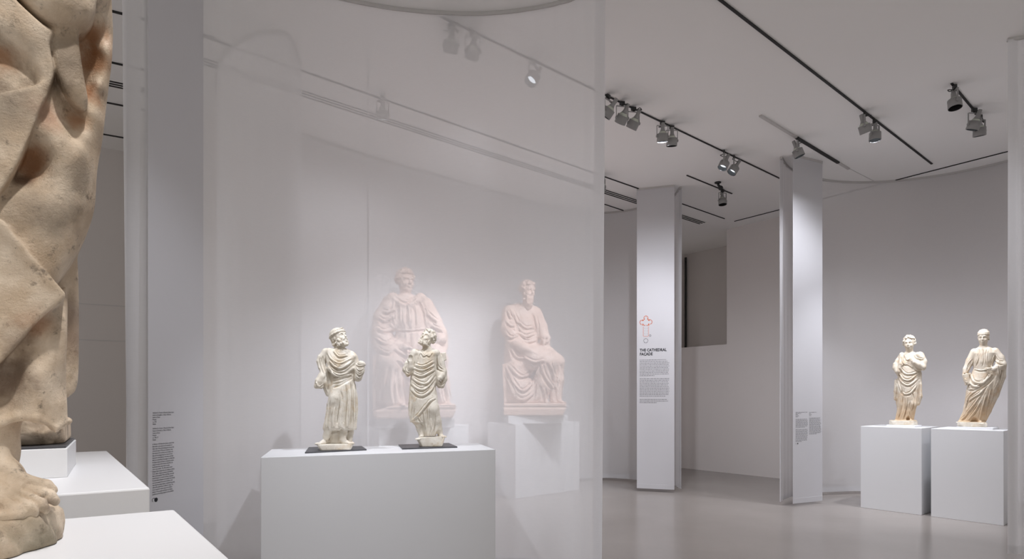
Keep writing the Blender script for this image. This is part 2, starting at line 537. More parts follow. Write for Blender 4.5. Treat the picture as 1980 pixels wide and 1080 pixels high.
def disc_mesh(name, r, r_in=0.0, seg=20, a0=0.0, a1=2 * math.pi):
    V, Fc = [], []
    for k in range(seg + 1):
        a = a0 + (a1 - a0) * k / seg
        V += [(r * math.cos(a), r * math.sin(a), 0), (r_in * math.cos(a), r_in * math.sin(a), 0)]
    for k in range(seg):
        Fc.append((2 * k, 2 * k + 2, 2 * k + 3, 2 * k + 1))
    return mesh_from(name, V, Fc)
def audio_mark(b, x, y, x2, r):
    u, z = b.uv(x, y)
    b.put('headphone_mark', disc_mesh('headphone_mark', r, r * 0.78, 20, -0.9, math.pi + 0.9), M['ink'], u, z)
    u, z = b.uv(x2, y - 0.5)
    b.put('dot_mark', disc_mesh('dot_mark', r * 1.05), M['ink'], u, z)
audio_mark(bl, 297, 966, 301.5, 0.013)

def greek(lines_px, x0, x1, rows, seed):
    """word shapes for print too small to read: short bars word by word"""
    rnd = random.Random(seed)
    out = []
    for (y, frac) in rows:
        x, end = x0, x0 + (x1 - x0) * frac
        while x < end - 0.5:
            w = rnd.uniform(1.2, 5.2)
            out.append((x, min(x + w, end), y))
            x += w + 0.75
    return out
def print_bars(b, name, bars, mat, hpx=1.0, slope=0.0):
    V, Fc = [], []
    for x0, x1, y in bars:
        for (x, yy) in ((x0, y), (x1, y), (x1, y - hpx), (x0, y - hpx)):
            u, z = b.uv(x, yy)
            V.append((u, z, 0))
        n = len(V)
        Fc.append((n - 4, n - 3, n - 2, n - 1))
    # keep each line of print level on the cloth
    for i in range(0, len(V), 4):
        zb = V[i][1]; hh = V[i + 3][1] - zb
        V[i + 1] = (V[i + 1][0], zb, 0); V[i + 2] = (V[i + 2][0], zb + hh, 0)
    rows = {}
    for k, (x0, x1, y) in enumerate(bars):
        rows.setdefault(y, []).append(k)
    for y, ks in rows.items():
        z = V[4 * ks[0]][1]; h = V[4 * ks[0] + 3][1] - z
        for k in ks:
            for j, dz in enumerate((0, 0, h, h)):
                V[4 * k + j] = (V[4 * k + j][0], z + dz, 0)
    return b.put(name, mesh_from(name, V, Fc), mat, 0, 0)

bm_ = Banner('white banner with red church plan and heading beside the far wall', (2.0, 9.53), (2.555, 9.36), 0.05)
ua, za = bm_.uv(1237, 679.2); ub, _ = bm_.uv(1289, 679)
bm_.put('heading', strip_text('THE CATHEDRAL', 0.062, ub - ua, 0.0022), M['ink'], ua, za)
ub2, zb2 = bm_.uv(1262, 686.3)
bm_.put('heading', strip_text('FAÇADE', 0.062, ub2 - ua, 0.0022), M['ink'], ua, zb2)
r1 = [(696.3 + 3.02 * i, f) for i, f in enumerate((.9, .95, 1, .98, 1, .96, 1, 1, .96, .98, .5))]
r2 = [(732.4 + 3.05 * i, f) for i, f in enumerate((1, .99, .96, 1, .95, .98, 1, .99, 1, .98, .98, .87))]
r3 = [(772.4 + 3.0 * i, f) for i, f in enumerate((.92, .96, .58))]
print_bars(bm_, 'body_text', greek(None, 1236.8, 1294, r1 + r2 + r3, 4), M['ink_grey'], 1.15)
# church plan: apses drawn as rings of short dashes, nave walls, tower and baptistery
def plan(b):
    def P(zx, zy):          # positions measured in a close view of the drawing
        return b.uv(1230 + zx * 70 / 796, 600 + zy * 95 / 1080)
    def bars(name, segs, mat):
        V, Fc = [], []
        for x0, y0, x1, y1, w in segs:
            u0, z0 = P(x0, y0); u1, z1 = P(x1, y1)
            dx, dz = u1 - u0, z1 - z0
            L = math.hypot(dx, dz) or 1
            k = w * 0.0009
            nx, nz = -dz / L * k / 2, dx / L * k / 2
            n = len(V)
            V.extend([(u0 - nx, z0 - nz, 0), (u1 - nx, z1 - nz, 0), (u1 + nx, z1 + nz, 0), (u0 + nx, z0 + nz, 0)])
            Fc.append((n, n + 1, n + 2, n + 3))
        b.put(name, mesh_from(name, V, Fc), mat, 0, 0)
    seg = []
    def ringdash(cx, cy, r, a0, a1, n, w=14):
        for k in range(n):
            a = math.radians(a0 + (a1 - a0) * (k + .5) / n)
            h = math.radians(abs(a1 - a0) / n * 0.33)
            seg.append((cx + r * math.cos(a - h), cy - r * math.sin(a - h), cx + r * math.cos(a + h), cy - r * math.sin(a + h), w))
    ringdash(216, 162, 45, -20, 200, 6)
    ringdash(133, 260, 50, 70, 260, 6)
    ringdash(300, 250, 50, -80, 110, 6)
    for s in ((140, 225, 165, 205), (170, 195, 190, 185), (265, 190, 245, 185), (290, 222, 268, 200), (150, 290, 153, 330), (280, 285, 276, 330), (186, 316, 190, 334), (240, 334, 244, 316)):
        seg.append((*s, 18))
    bars('plan_apses', seg, M['ink_orange'])
    seg2 = []
    for x in (158, 272):
        for k in range(6):
            seg2.append((x, 355 + k * 36, x, 380 + k * 36, 14))
    for x in (165, 200, 235): seg2.append((x, 568, x + 24, 566, 12))
    bars('plan_nave', seg2, M['ink_rose'])
    g = []
    for y in (390, 446, 508):
        for x in (190, 242): g.append((x - 4, y, x + 4, y, 8))
    for k in range(8):
        a0, a1 = k * math.pi / 4, (k + 1) * math.pi / 4
        g.append((307 + 21 * math.cos(a0), 549 + 21 * math.sin(a0), 307 + 21 * math.cos(a1), 549 + 21 * math.sin(a1), 9))
    oct_ = [(190, 616), (238, 616), (262, 650), (258, 680), (213, 720), (168, 680), (166, 650)]
    for i in range(7):
        (xa, ya), (xb, yb) = oct_[i], oct_[(i + 1) % 7]
        g.append((xa + .14 * (xb - xa), ya + .14 * (yb - ya), xa + .86 * (xb - xa), ya + .86 * (yb - ya), 12))
    bars('plan_tower', g, M['ink_grey'])
plan(bm_)

br = Banner('white banner with two columns of grey print left of the tan statues', (3.865, 8.18), (4.40, 8.43), 0.04)
c1 = [(797.2, .97), (799.5, .46), (801.6, .2), (803.8, .28), (806, .18)] + [(810.6 + 2.22 * i, f) for i, f in enumerate((.94, 1, .98, 1, 1, 1, 1, .77))] + [(830.6 + 2.32 * i, f) for i, f in enumerate((1, 1, .97, 1, .97, 1, .97, .97, .96, .96, .5))]
c2 = [(797.2, .6), (799.4, .16), (801.4, .2), (803.6, .15)] + [(808 + 2.22 * i, f) for i, f in enumerate((.92, .9, .98, .9, .95, 1, .92, .94, 1, .95, 1, .97, 1, .95, .62))]
print_bars(br, 'body_text', greek(None, 1538.3, 1561.5, c1, 6), M['ink_grey'], 0.95)
print_bars(br, 'body_text', greek(None, 1564.6, 1587.5, c2, 7), M['ink_grey'], 0.95)
audio_mark(br, 1539.3, 857.5, 1542.5, 0.010)
# ------------------------------------------------------------------ pedestals, plinths, steel plates
def box_thing(name, label, cat, quad, z0, z1, mat, bevel=0.004, group=None):
    c = sum((Vector((p[0], p[1], 0)) for p in quad), Vector()) / len(quad)
    m = prism_mesh(name, [(p[0] - c.x, p[1] - c.y) for p in quad], 0, z1 - z0, bevel)
    o = link(name, m, mat)
    o.location = (c.x, c.y, z0)
    return tag(o, label, cat, group)

HP = 1.11
def top_quad(z, FL, FR, BR, BL):
    return [tuple(at_z(*p, z)[:2]) for p in (FL, FR, BR, BL)]

q = top_quad(HP, (504.1, 883.6), (957.9, 868.2), (919, 854.5), (527, 866.4))
q[2] = tuple(np.array(q[1]) + (np.array(q[2]) - np.array(q[1])) * 0.88)
q[3] = tuple(np.array(q[0]) + (np.array(q[3]) - np.array(q[0])) * 0.90)
box_thing('pedestal', 'wide white pedestal under the two bearded statuettes', 'pedestal', q, 0, HP, M['white_lacquer'])
PL = HP + 0.010
box_thing('steel_plate', 'thin dark steel plate under the statuette with a wrapped cap', 'plate', top_quad(PL, (589.5, 873.5), (709, 867.6), (699.5, 861.5), (597, 863.6)), HP, PL, M['steel'], 0.002, 'steel plates on the wide pedestal')
box_thing('steel_plate', 'thin dark steel plate under the curly bearded statuette', 'plate', top_quad(PL, (778, 866), (884.5, 862.6), (868, 855.5), (770.3, 858.6)), HP, PL, M['steel'], 0.002, 'steel plates on the wide pedestal')

E1, E2 = Vector((0.645, -0.764, 0)), Vector((0.764, 0.645, 0))
def ebox(c, w, d, e1=E1, e2=E2):
    c = Vector((*c[:2], 0))
    return [tuple((c + a * e1 + b * e2)[:2]) for a, b in ((0, 0), (w, 0), (w, d), (0, d))]
box_thing('pedestal', 'white pedestal under the smaller tan statue with both hands raised to the body', 'pedestal', ebox((4.76, 8.12), 0.71, 0.74), 0, HP, M['white_lacquer'], group='pair of pedestals in the right niche')
box_thing('pedestal', 'white pedestal under the larger tan statue by the right edge', 'pedestal', ebox((5.287, 7.506), 0.72, 0.74), 0, HP, M['white_lacquer'], group='pair of pedestals in the right niche')
box_thing('plinth', 'low white plinth under the smaller tan statue', 'plinth', ebox((4.76 + .645 * .27 + .764 * .12, 8.12 - .764 * .27 + .645 * .12), 0.335, 0.27), HP, HP + 0.025, M['white_lacquer'], 0.002)
box_thing('plinth', 'low white plinth under the larger tan statue', 'plinth', ebox((5.287 + .645 * .235 + .764 * .13, 7.506 - .764 * .235 + .645 * .13), 0.36, 0.30), HP, HP + 0.028, M['white_lacquer'], 0.002)

BACKD = Vector((-0.636, 0.772, 0))
box_thing('pedestal', 'long white pedestal under the seated statue in a wide mantle, behind the curtain', 'pedestal', ebox((-1.70, 7.6), 1.4, 0.55, WD, BACKD), 0, HP, M['white_lacquer'], group='pedestals of the seated statues')
box_thing('pedestal', 'long white pedestal under the bearded seated statue, behind the curtain', 'pedestal', ebox((0.054, 8.8), 1.35, 0.68, WD, BACKD), 0, HP, M['white_lacquer'], group='pedestals of the seated statues')

# the two pedestals of the left group
HL = 1.30
nr = at_z(337.5, 984.3, HL); nf = at_z(446, 1080, HL)
ev = (nf - nr).normalized(); eh = Vector((ev.y, -ev.x, 0)); eh = eh if eh.x < 0 else -eh
far_r = nr; near_r = nr + ev * 1.02
lefta = Vector((-0.80, -0.60, 0))
q = [tuple((near_r + Vector((-0.86, -0.50, 0)) * 0.98)[:2]), tuple(near_r[:2]), tuple(far_r[:2]), tuple((far_r + Vector((-0.862, -0.507, 0)) * 0.98)[:2])]
box_thing('pedestal', 'near white pedestal under the large mottled draped statue', 'pedestal', q, 0, HL, M['white_lacquer'])
fr = at_z(289.8, 942.3, HL); bk = at_z(207, 871, HL)
fl = at_z(112, 955, HL); dl = (fl - fr).normalized()
q = [tuple((fr + dl * 1.05)[:2]), tuple(fr[:2]), tuple(bk[:2]), tuple((bk + dl * 1.05)[:2])]
box_thing('pedestal', 'second white pedestal behind the large mottled statue, carrying a low plinth', 'pedestal', q, 0, HL, M['white_lacquer'])
pr = at_z(130.5, 922, HL)
pq = [tuple((pr + dl * 0.50)[:2]), tuple(pr[:2]), tuple((pr + Vector((dl.y, -dl.x, 0)) * 0.36)[:2])]
pq.append(tuple((Vector((*pq[2], 0)) + dl * 0.50)[:2]))
box_thing('plinth', 'low white metal plinth with a dark edge on the second left pedestal', 'plinth', pq, HL, HL + 0.073, M['white_lacquer'], 0.002)
PLINTH_Q = pq
inset = Vector((sum(p[0] for p in pq) / 4, sum(p[1] for p in pq) / 4, 0))
iq = [tuple((inset + (Vector((*p, 0)) - inset) * 0.985)[:2]) for p in pq]
box_thing('steel_plate', 'dark steel plate between the low plinth and the rough stone base', 'plate', iq, HL + 0.073, HL + 0.079, M['steel'], 0.001)
# ------------------------------------------------------------------ track spotlights
M['lamp_grey'] = paint_mat('grey_lamp_metal', (0.30, 0.295, 0.29), 0.45, 0.06, 0.05, 9)
M['lamp_black'] = paint_mat('black_lamp_parts', (0.02, 0.02, 0.02), 0.5, 0.05)
M['bulb_glass'] = paint_mat('pale_bulb_glass', (0.55, 0.58, 0.50), 0.2, 0.05)
k = NT('lit_bulb_face')
e = k.n('ShaderNodeEmission', Strength=1.8)
e.inputs['Color'].default_value = (0.86, 0.92, 1.0, 1)
k.l(e.outputs[0], k.out.inputs['Surface'])
k.m.cycles.emission_sampling = 'NONE'     # the beam itself comes from the spot inside the drum
M['bulb_lit'] = k.m

def lamp_meshes():
    d = {}
    bm = bmesh.new()
    bm_box(bm, (0, 0, -0.02), (0.055, 0.026, 0.04)); revolve(bm, [(0.014, -0.055), (0.014, -0.03)], seg=12)
    d['track_adapter'] = (bm, 'lamp_black', False)
    bm = bmesh.new()                              # U-shaped yoke, open downwards
    bm_box(bm, (0, 0, -0.056), (0.142, 0.018, 0.004))
    for s in (-1, 1):
        bm_box(bm, (s * 0.069, 0, -0.125), (0.004, 0.018, 0.142))
        revolve(bm, [(0.016, 0), (0.016, 0.012)], Matrix.Translation((s * 0.071 - .006, 0, -0.185)) @ Matrix.Rotation(math.pi / 2, 4, 'Y'), seg=12)
    d['yoke'] = (bm, 'lamp_grey', False)
    # tilting head, about its pivot; local -Z is the beam
    bm = bmesh.new()
    revolve(bm, [(0.078, -0.062), (0.082, -0.06), (0.080, 0.03), (0.076, 0.03), (0.074, -0.05), (0.074, -0.061)], seg=32, cap0=False, cap1=False)
    d['drum'] = (bm, 'lamp_grey', True)
    bm = bmesh.new()
    revolve(bm, [(0.070, 0.005), (0.066, 0.03), (0.045, 0.052), (0.03, 0.068)], seg=24)
    d['bulb'] = (bm, 'bulb_glass', True)
    bm = bmesh.new()
    revolve(bm, [(0.044, 0.055), (0.036, 0.066), (0.028, 0.085), (0.027, 0.15), (0.023, 0.156)], seg=20)
    d['neck'] = (bm, 'lamp_grey', True)
    bm = bmesh.new()
    revolve(bm, [(0.001, 0.003), (0.073, 0.0)], seg=28, cap0=False, cap1=False)
    revolve(bm, [(0.0735, -0.0595), (0.0735, 0.0)], seg=28, cap0=False, cap1=False)
    for a in range(10):
        bm_box(bm, (0.071 * math.cos(a * .628), 0.071 * math.sin(a * .628), 0.008), (0.006, 0.003, 0.036), Matrix.Rotation(a * .628, 3, 'Z'))
    d['baffle'] = (bm, 'lamp_black', False)
    out = {}
    for n, (bm, mt, sm) in d.items():
        if n in ('drum', 'bulb', 'baffle', 'neck'): bmesh.ops.scale(bm, vec=(.8, .8, 1.0), verts=bm.verts)
        bmesh.ops.recalc_face_normals(bm, faces=bm.faces)
        m = bpy.data.meshes.new(n); bm.to_mesh(m); bm.free()
        m.materials.append(M[mt])
        if sm: m.polygons.foreach_set('use_smooth', [True] * len(m.polygons))
        out[n] = m
    bm = bmesh.new()
    revolve(bm, [(0.001, -0.002), (0.056, -0.003)], seg=28, cap0=False, cap1=False)
    m = bpy.data.meshes.new('lit_face'); bm.to_mesh(m); bm.free(); m.materials.append(M['bulb_lit'])
    out['lit_face'] = m
    return out
LM = lamp_meshes()

def spotlight(px, py, yaw, aim, label, lit=0.0, angle=36, seed=0, color=COOL, long=0.0):
    """one track lamp under the ceiling point seen at (px, py); aim is the beam direction"""
    p = on_ceiling(px, py, 0.012)
    root = empty('track_spotlight', p)
    tag(root, label, 'spotlight', 'track spotlights on the ceiling')
    for n in ('track_adapter', 'yoke'):
        o = link(n, LM[n], None, root)
        o.rotation_euler = (0, 0, yaw)
    d = Vector(aim).normalized()
    # head swings about the yoke axis
    R = d.to_track_quat('-Z', 'Y').to_matrix().to_4x4()
    H = Matrix.Translation((0, 0, -0.185)) @ R
    drum = None
    for n in ('drum', 'neck', 'bulb', 'baffle') + (('lit_face',) if lit else ()):
        inner = n in ('baffle', 'lit_face')
        o = link(n, LM[n], None, drum if inner else root)
        if not inner: o.matrix_local = H
        if n == 'drum': drum = o
    rnd = random.Random(seed)
    back = H @ Vector((0, 0, 0.15))
    a = rnd.uniform(0, 6.28)
    side = Vector((math.cos(a), math.sin(a), 0)) * 0.05
    pts = [Vector((0.01, 0, -0.04)), Vector((0.02, 0, -0.05)) + side, (back + Vector((0, 0, -0.055))) * 0.5 + side * 1.5, back + side * 0.9 + Vector((0, 0, -0.02)), back + Vector((0, 0, 0.005)), back - (H @ Vector((0, 0, 0.15)) - H @ Vector((0, 0, 0.145)))]
    sp, _ = spline([tuple(q) for q in pts], 0.012)
    bm = bmesh.new(); sweep(bm, sp, 0.0045, 6)
    finish(bm, 'cable', M['lamp_black'], root, True)
    if lit:
        s = spot_light('lamp_beam', p + (H @ Vector((0, 0, -0.066))), p + (H @ Vector((0, 0, -1.066))), lit, angle, 0.7, 0.05, color)
    return root

S = spotlight
S(872, 47, 0.1, (-.22, .75, -1), 'pair of faint spotlights behind the sheer curtain, the one nearer the curved rail', 0, 60, 1)
S(914, 60, 0.2, (-.3, .95, -1), 'pair of faint spotlights behind the sheer curtain, the one nearer the glowing spotlight', 220, 60, 2)
S(1031, 114, 0.9, (-.6, -.42, -1), 'glowing spotlight facing left behind the sheer curtain', 14, 40, 3)
S(1176, 183, 0.8, (-.75, .45, -1), 'tilted grey spotlight partly hidden by the sheer curtain edge, first of the row of three', 300, 50, 4)
S(1203, 196, 0.2, (-.45, .75, -1), 'middle spotlight of the row of three beside the sheer curtain edge, showing its black ribs', 260, 56, 5)
S(1225, 207, 0.2, (-.48, .6, -1), 'last spotlight of the row of three beside the sheer curtain edge', 230, 70, 6)
S(1281, 234, 0.1, (.02, .22, -1), 'left spotlight of the pair hanging straight down in the middle of the long track', 190, 150, 7)
S(1299, 243, 0.0, (.02, .22, -1), 'right spotlight of the pair hanging straight down in the middle of the long track', 0, 150, 8)
S(1400, 291, 1.2, (-.5, -.16, -1), 'left glowing spotlight of the pair at the end of the long track', 180, 130, 9)
S(1419, 301, 1.2, (-.7, -.12, -1), 'right glowing spotlight of the pair at the end of the long track', 3, 60, 10)
S(740, 187, 0.6, (-.1, .4, -1), 'lone faint spotlight high behind the left part of the sheer curtain', 70, 150, 11)
S(1163, 337.5, 0.6, (-.2, .3, -1), 'sliver of a spotlight at the sheer curtain edge beside the triple air vent', 0, 40, 12)
S(1397, 366, 0.3, (.02, -.12, -1), 'single unlit spotlight under the small black ceiling mount', 0, 40, 13)
S(1543, 266, 1.0, (.38, -.05, -1), 'single spotlight on the pale covered track', 42, 130, 14)
S(1672, 216, 1.0, (.42, .2, -1), 'left spotlight of the pair on the long track above the right niche', 150, 50, 15)
S(1692, 232, 0.4, (-.04, -.03, -1), 'right glowing spotlight of the pair on the long track above the right niche', 120, 140, 16)
S(1846, 165, 1.3, (-.02, -.16, -1), 'upper dark-mouthed spotlight alone on the far right track', 0, 40, 17)
S(1884, 209, 0.0, (-.2, .36, -1), 'front spotlight of the overlapping pair at the far right', 210, 58, 18)
S(1894, 222, 0.1, (.14, .2, -1), 'rear spotlight of the overlapping pair at the far right', 160, 56, 19)

# small black swivel mount by the short track
p = on_ceiling(1388, 352)
root = empty('ceiling_mount', p)
tag(root, 'small black swivel mount screwed to the ceiling beside the short track', 'ceiling mount')
bm = bmesh.new(); revolve(bm, [(0.05, -0.001), (0.05, -0.012), (0.03, -0.022), (0.012, -0.024)], seg=24); finish(bm, 'mounting_disc', M['lamp_black'], root, True)
bm = bmesh.new(); sweep(bm, [(0, 0, -0.02), (0.012, 0, -0.05), (0.03, -0.02, -0.085)], [0.016, 0.018, 0.024], 12); finish(bm, 'swivel_arm', M['lamp_black'], root, True)
bm = bmesh.new(); bmesh.ops.create_uvsphere(bm, u_segments=18, v_segments=12, radius=0.036, matrix=Matrix.Translation((0.034, -0.026, -0.098))); finish(bm, 'sensor_ball', M['lamp_black'], root, True)
# ------------------------------------------------------------------ sculpting: signed distance field -> one continuous surface
class Sculpt:
    """u to the right, v up, w towards the viewer; units are those of the close view the figure was measured in"""
    def __init__(self, lo, hi, h):
        self.h = h
        self.lo = np.array(lo, np.float32)
        n = np.ceil((np.array(hi) - self.lo) / h).astype(int) + 1
        self.n = n
        self.ax = [self.lo[i] + h * np.arange(n[i], dtype=np.float32) for i in range(3)]
        self.F = np.full(n, 60.0 * h, np.float32)
    def _slc(self, lo, hi):
        a = np.clip(np.floor((np.array(lo) - self.lo) / self.h).astype(int), 0, self.n - 1)
        b = np.clip(np.ceil((np.array(hi) - self.lo) / self.h).astype(int) + 1, a + 1, self.n)
        return tuple(slice(i, j) for i, j in zip(a, b))
    def _xyz(self, sl):
        return (self.ax[0][sl[0]][:, None, None], self.ax[1][sl[1]][None, :, None], self.ax[2][sl[2]][None, None, :])
    def _join(self, sl, d, k, mode):
        f = self.F[sl]
        if mode == 'add':
            m = np.minimum(f, d)
            if k > 0:
                q = np.maximum(k - np.abs(f - d), 0) / k
                m = m - q * q * k * 0.25
        else:
            m = np.maximum(f, -d)
            if k > 0:
                q = np.maximum(k - np.abs(f + d), 0) / k
                m = m + q * q * k * 0.25
        self.F[sl] = m
    def seg(self, a, b, ra, rb, k=8, mode='add', flat=None):
        a, b = np.array(a, np.float32), np.array(b, np.float32)
        pad = max(ra, rb) + k + 4 * self.h
        sl = self._slc(np.minimum(a, b) - pad, np.maximum(a, b) + pad)
        X, Y, Z = self._xyz(sl)
        d = b - a
        L2 = float(d @ d) + 1e-9
        t = np.clip(((X - a[0]) * d[0] + (Y - a[1]) * d[1] + (Z - a[2]) * d[2]) / L2, 0, 1)
        dist = np.sqrt((X - a[0] - t * d[0]) ** 2 + (Y - a[1] - t * d[1]) ** 2 + (Z - a[2] - t * d[2]) ** 2) - (ra + (rb - ra) * t)
        self._join(sl, dist, k, mode)
    def tube(self, pts, k=8, mode='add'):
        """pts: (u, v, w, r)"""
        for p, q in zip(pts[:-1], pts[1:]):
            self.seg(p[:3], q[:3], p[3], q[3], k, mode)
    def ell(self, c, r, k=8, R=None, mode='add'):
        c, r = np.array(c, np.float32), np.array(r, np.float32)
        pad = float(max(r)) + k + 4 * self.h
        sl = self._slc(c - pad, c + pad)
        X, Y, Z = self._xyz(sl)
        X, Y, Z = X - c[0], Y - c[1], Z - c[2]
        if R is not None:
            R = np.array(R, np.float32)
            X, Y, Z = (R[0, 0] * X + R[1, 0] * Y + R[2, 0] * Z, R[0, 1] * X + R[1, 1] * Y + R[2, 1] * Z, R[0, 2] * X + R[1, 2] * Y + R[2, 2] * Z)
        k0 = np.sqrt((X / r[0]) ** 2 + (Y / r[1]) ** 2 + (Z / r[2]) ** 2)
        k1 = np.sqrt((X / r[0] ** 2) ** 2 + (Y / r[1] ** 2) ** 2 + (Z / r[2] ** 2) ** 2) + 1e-9
        self._join(sl, k0 * (k0 - 1) / k1, k, mode)
    def box(self, c, half, rnd=2, k=4, R=None, mode='add'):
        c, half = np.array(c, np.float32), np.array(half, np.float32)
        pad = float(np.linalg.norm(half)) + k + 4 * self.h
        sl = self._slc(c - pad, c + pad)
        X, Y, Z = self._xyz(sl)
        X, Y, Z = X - c[0], Y - c[1], Z - c[2]
        if R is not None:
            R = np.array(R, np.float32)
            X, Y, Z = (R[0, 0] * X + R[1, 0] * Y + R[2, 0] * Z, R[0, 1] * X + R[1, 1] * Y + R[2, 1] * Z, R[0, 2] * X + R[1, 2] * Y + R[2, 2] * Z)
        qx, qy, qz = np.abs(X) - half[0] + rnd, np.abs(Y) - half[1] + rnd, np.abs(Z) - half[2] + rnd
        d = np.sqrt(np.maximum(qx, 0) ** 2 + np.maximum(qy, 0) ** 2 + np.maximum(qz, 0) ** 2) + np.minimum(np.maximum(np.maximum(qx, qy), qz), 0) - rnd
        self._join(sl, d, k, mode)
    def hull(self, poly, wf, wb, k=3, rnd=4, mode='add', chips=0, seed=0):
        """convex block: outline (x, y) in picture rows, between depths wb and wf; chips knock flat corners off"""
        P = np.array([(a, -b) for a, b in poly], np.float32)
        c = np.array([P[:, 0].mean(), P[:, 1].mean(), (wf + wb) / 2], np.float32)
        lo = np.array([P[:, 0].min(), P[:, 1].min(), wb]) - k - 4 * self.h
        hi = np.array([P[:, 0].max(), P[:, 1].max(), wf]) + k + 4 * self.h
        sl = self._slc(lo, hi)
        X, Y, Z = self._xyz(sl)
        d = np.maximum(Z - wf, wb - Z)
        n = len(P)
        for i in range(n):
            a, b = P[i], P[(i + 1) % n]
            e = b - a
            nn = np.array([e[1], -e[0]]) / (np.linalg.norm(e) + 1e-9)
            if nn @ (c[:2] - a) > 0: nn = -nn
            q = (X - a[0]) * nn[0] + (Y - a[1]) * nn[1] + 0 * Z
            m = np.maximum(d, q)
            g = np.maximum(rnd - np.abs(d - q), 0) / rnd
            d = m + g * g * rnd * .25
        r = random.Random(seed)
        H = (P.max(0) - P.min(0)) / 2
        for _ in range(chips):
            v = np.array([r.uniform(-1, 1), r.uniform(-.8, .8), r.uniform(-.3, 1)])
            v /= np.linalg.norm(v)
            sup = abs(v[0]) * H[0] + abs(v[1]) * H[1] + abs(v[2]) * (wf - wb) / 2
            q = (X - c[0]) * v[0] + (Y - c[1]) * v[1] + (Z - c[2]) * v[2] - sup * r.uniform(.78, .93)
            d = np.maximum(d, q)
        self._join(sl, d.astype(np.float32), k, mode)
    def loft(self, rows, k=10, folds=None, mode='add', top_round=True):
        """stack of ellipses (v, cu, cw, ru, rw); folds(theta, v) gives a relative ripple of the radius"""
        rows = sorted(rows)
        V = np.array([r[0] for r in rows], np.float32)
        A = np.array(rows, np.float32)
        ext = max(A[:, 3].max(), A[:, 4].max()) * 1.25 + k + 4 * self.h
        lo = (A[:, 1].min() - ext, V[0] - k - 4 * self.h, A[:, 2].min() - ext)
        hi = (A[:, 1].max() + ext, V[-1] + k + 4 * self.h, A[:, 2].max() + ext)
        sl = self._slc(lo, hi)
        X, Y, Z = self._xyz(sl)
        yv = self.ax[1][sl[1]]
        I = [np.interp(yv, V, A[:, i]).astype(np.float32)[None, :, None] for i in range(1, 5)]
        dx, dz = X - I[0], Z - I[1]
        k0 = np.sqrt((dx / I[2]) ** 2 + (dz / I[3]) ** 2)
        g = np.sqrt((dx / I[2] ** 2) ** 2 + (dz / I[3] ** 2) ** 2) + 1e-9
        R = 1.0
        if folds is not None:
            th = np.arctan2(dx / I[2], dz / I[3])      # 0 faces the viewer, + to the right
            R = 1.0 + folds(th, yv[None, :, None])
        d = k0 * (k0 - R) / g
        d = np.minimum(d, np.minimum(I[2], I[3]) * (k0 - R) * 1.0 + 0 * d) if False else d
        cap = np.maximum(V[0] - Y, Y - V[-1])
        d = np.where(cap > 0, np.sqrt(np.maximum(d, 0) ** 2 + cap ** 2), np.maximum(d, cap))
        self._join(sl, d.astype(np.float32), k, mode)
    def sheet(self, conv, ctrl, poly, lip=10, k=4, back=-60):
        """layer of cloth: an outline and scattered depths, both in picture positions; conv turns them into figure units"""
        C = np.array(ctrl, float)
        def tps(A, B):
            r2 = ((A[:, None, :] - B[None, :, :]) ** 2).sum(-1)
            return 0.5 * r2 * np.log(r2 + 1e-6)
        def fit(Q, val):
            n = len(Q)
            K = np.zeros((n + 3, n + 3))
            K[:n, :n] = tps(Q, Q) + np.eye(n) * 0.02
            K[:n, n:] = np.c_[np.ones(n), Q]
            K[n:, :n] = K[:n, n:].T
            return np.linalg.solve(K, np.r_[val, 0, 0, 0])
        s0 = 100.0
        c = fit(C[:, :2] / s0, C[:, 2])
        ev = lambda Q, A, w: tps(A / s0, Q / s0) @ w[:-3] + np.c_[np.ones(len(A)), A / s0] @ w[-3:]
        sp, _ = spline([tuple(p) for p in poly] + [tuple(poly[0])], 8)
        sp = sp[:-1]
        pw = ev(C[:, :2], sp, c)
        Pu = np.array([conv(x, y, w)[:2] for (x, y), w in zip(sp, pw)])
        Cu = np.array([conv(*p) for p in ctrl])
        cu = fit(Cu[:, :2] / s0, Cu[:, 2])
        sl = self._slc((Pu[:, 0].min() - 30, Pu[:, 1].min() - 30, back - 10), (Pu[:, 0].max() + 30, Pu[:, 1].max() + 30, Cu[:, 2].max() + 30))
        gu, gv = np.meshgrid(self.ax[0][sl[0]], self.ax[1][sl[1]], indexing='ij')
        A = np.c_[gu.ravel(), gv.ravel()]
        D = ev(Cu[:, :2], A, cu).reshape(gu.shape)
        best = np.full(len(A), 1e9); ins = np.zeros(len(A), bool)
        for a, b in zip(Pu, np.roll(Pu, -1, 0)):
            e = b - a
            t = np.clip(((A - a) @ e) / (e @ e + 1e-9), 0, 1)
            best = np.minimum(best, ((A - a - t[:, None] * e) ** 2).sum(1))
            cr = (a[1] > A[:, 1]) != (b[1] > A[:, 1])
            xi = a[0] + (A[:, 1] - a[1]) / np.where(b[1] - a[1] == 0, 1e-9, b[1] - a[1]) * e[0]
            ins ^= cr & (A[:, 0] < xi)
        sd = (np.sqrt(best) * np.where(ins, -1, 1)).reshape(gu.shape)       # < 0 inside the outline
        Z = self.ax[2][sl[2]][None, None, :]
        d1 = Z - D[:, :, None]
        d2 = sd[:, :, None] + 0 * Z
        q = np.maximum(lip - np.abs(d1 - d2), 0) / lip
        d = np.maximum(d1, d2) + q * q * lip * 0.25
        d = np.maximum(d, back - Z)
        self._join(sl, d.astype(np.float32), k, 'add')
    # strokes drawn on the surface as the viewer sees it
    def depth_map(self):
        inside = self.F < 0
        idx = self.n[2] - 1 - np.argmax(inside[:, :, ::-1], axis=2)
        has = inside.any(axis=2)
        self.D = np.where(has, self.ax[2][idx], np.nan).astype(np.float32)
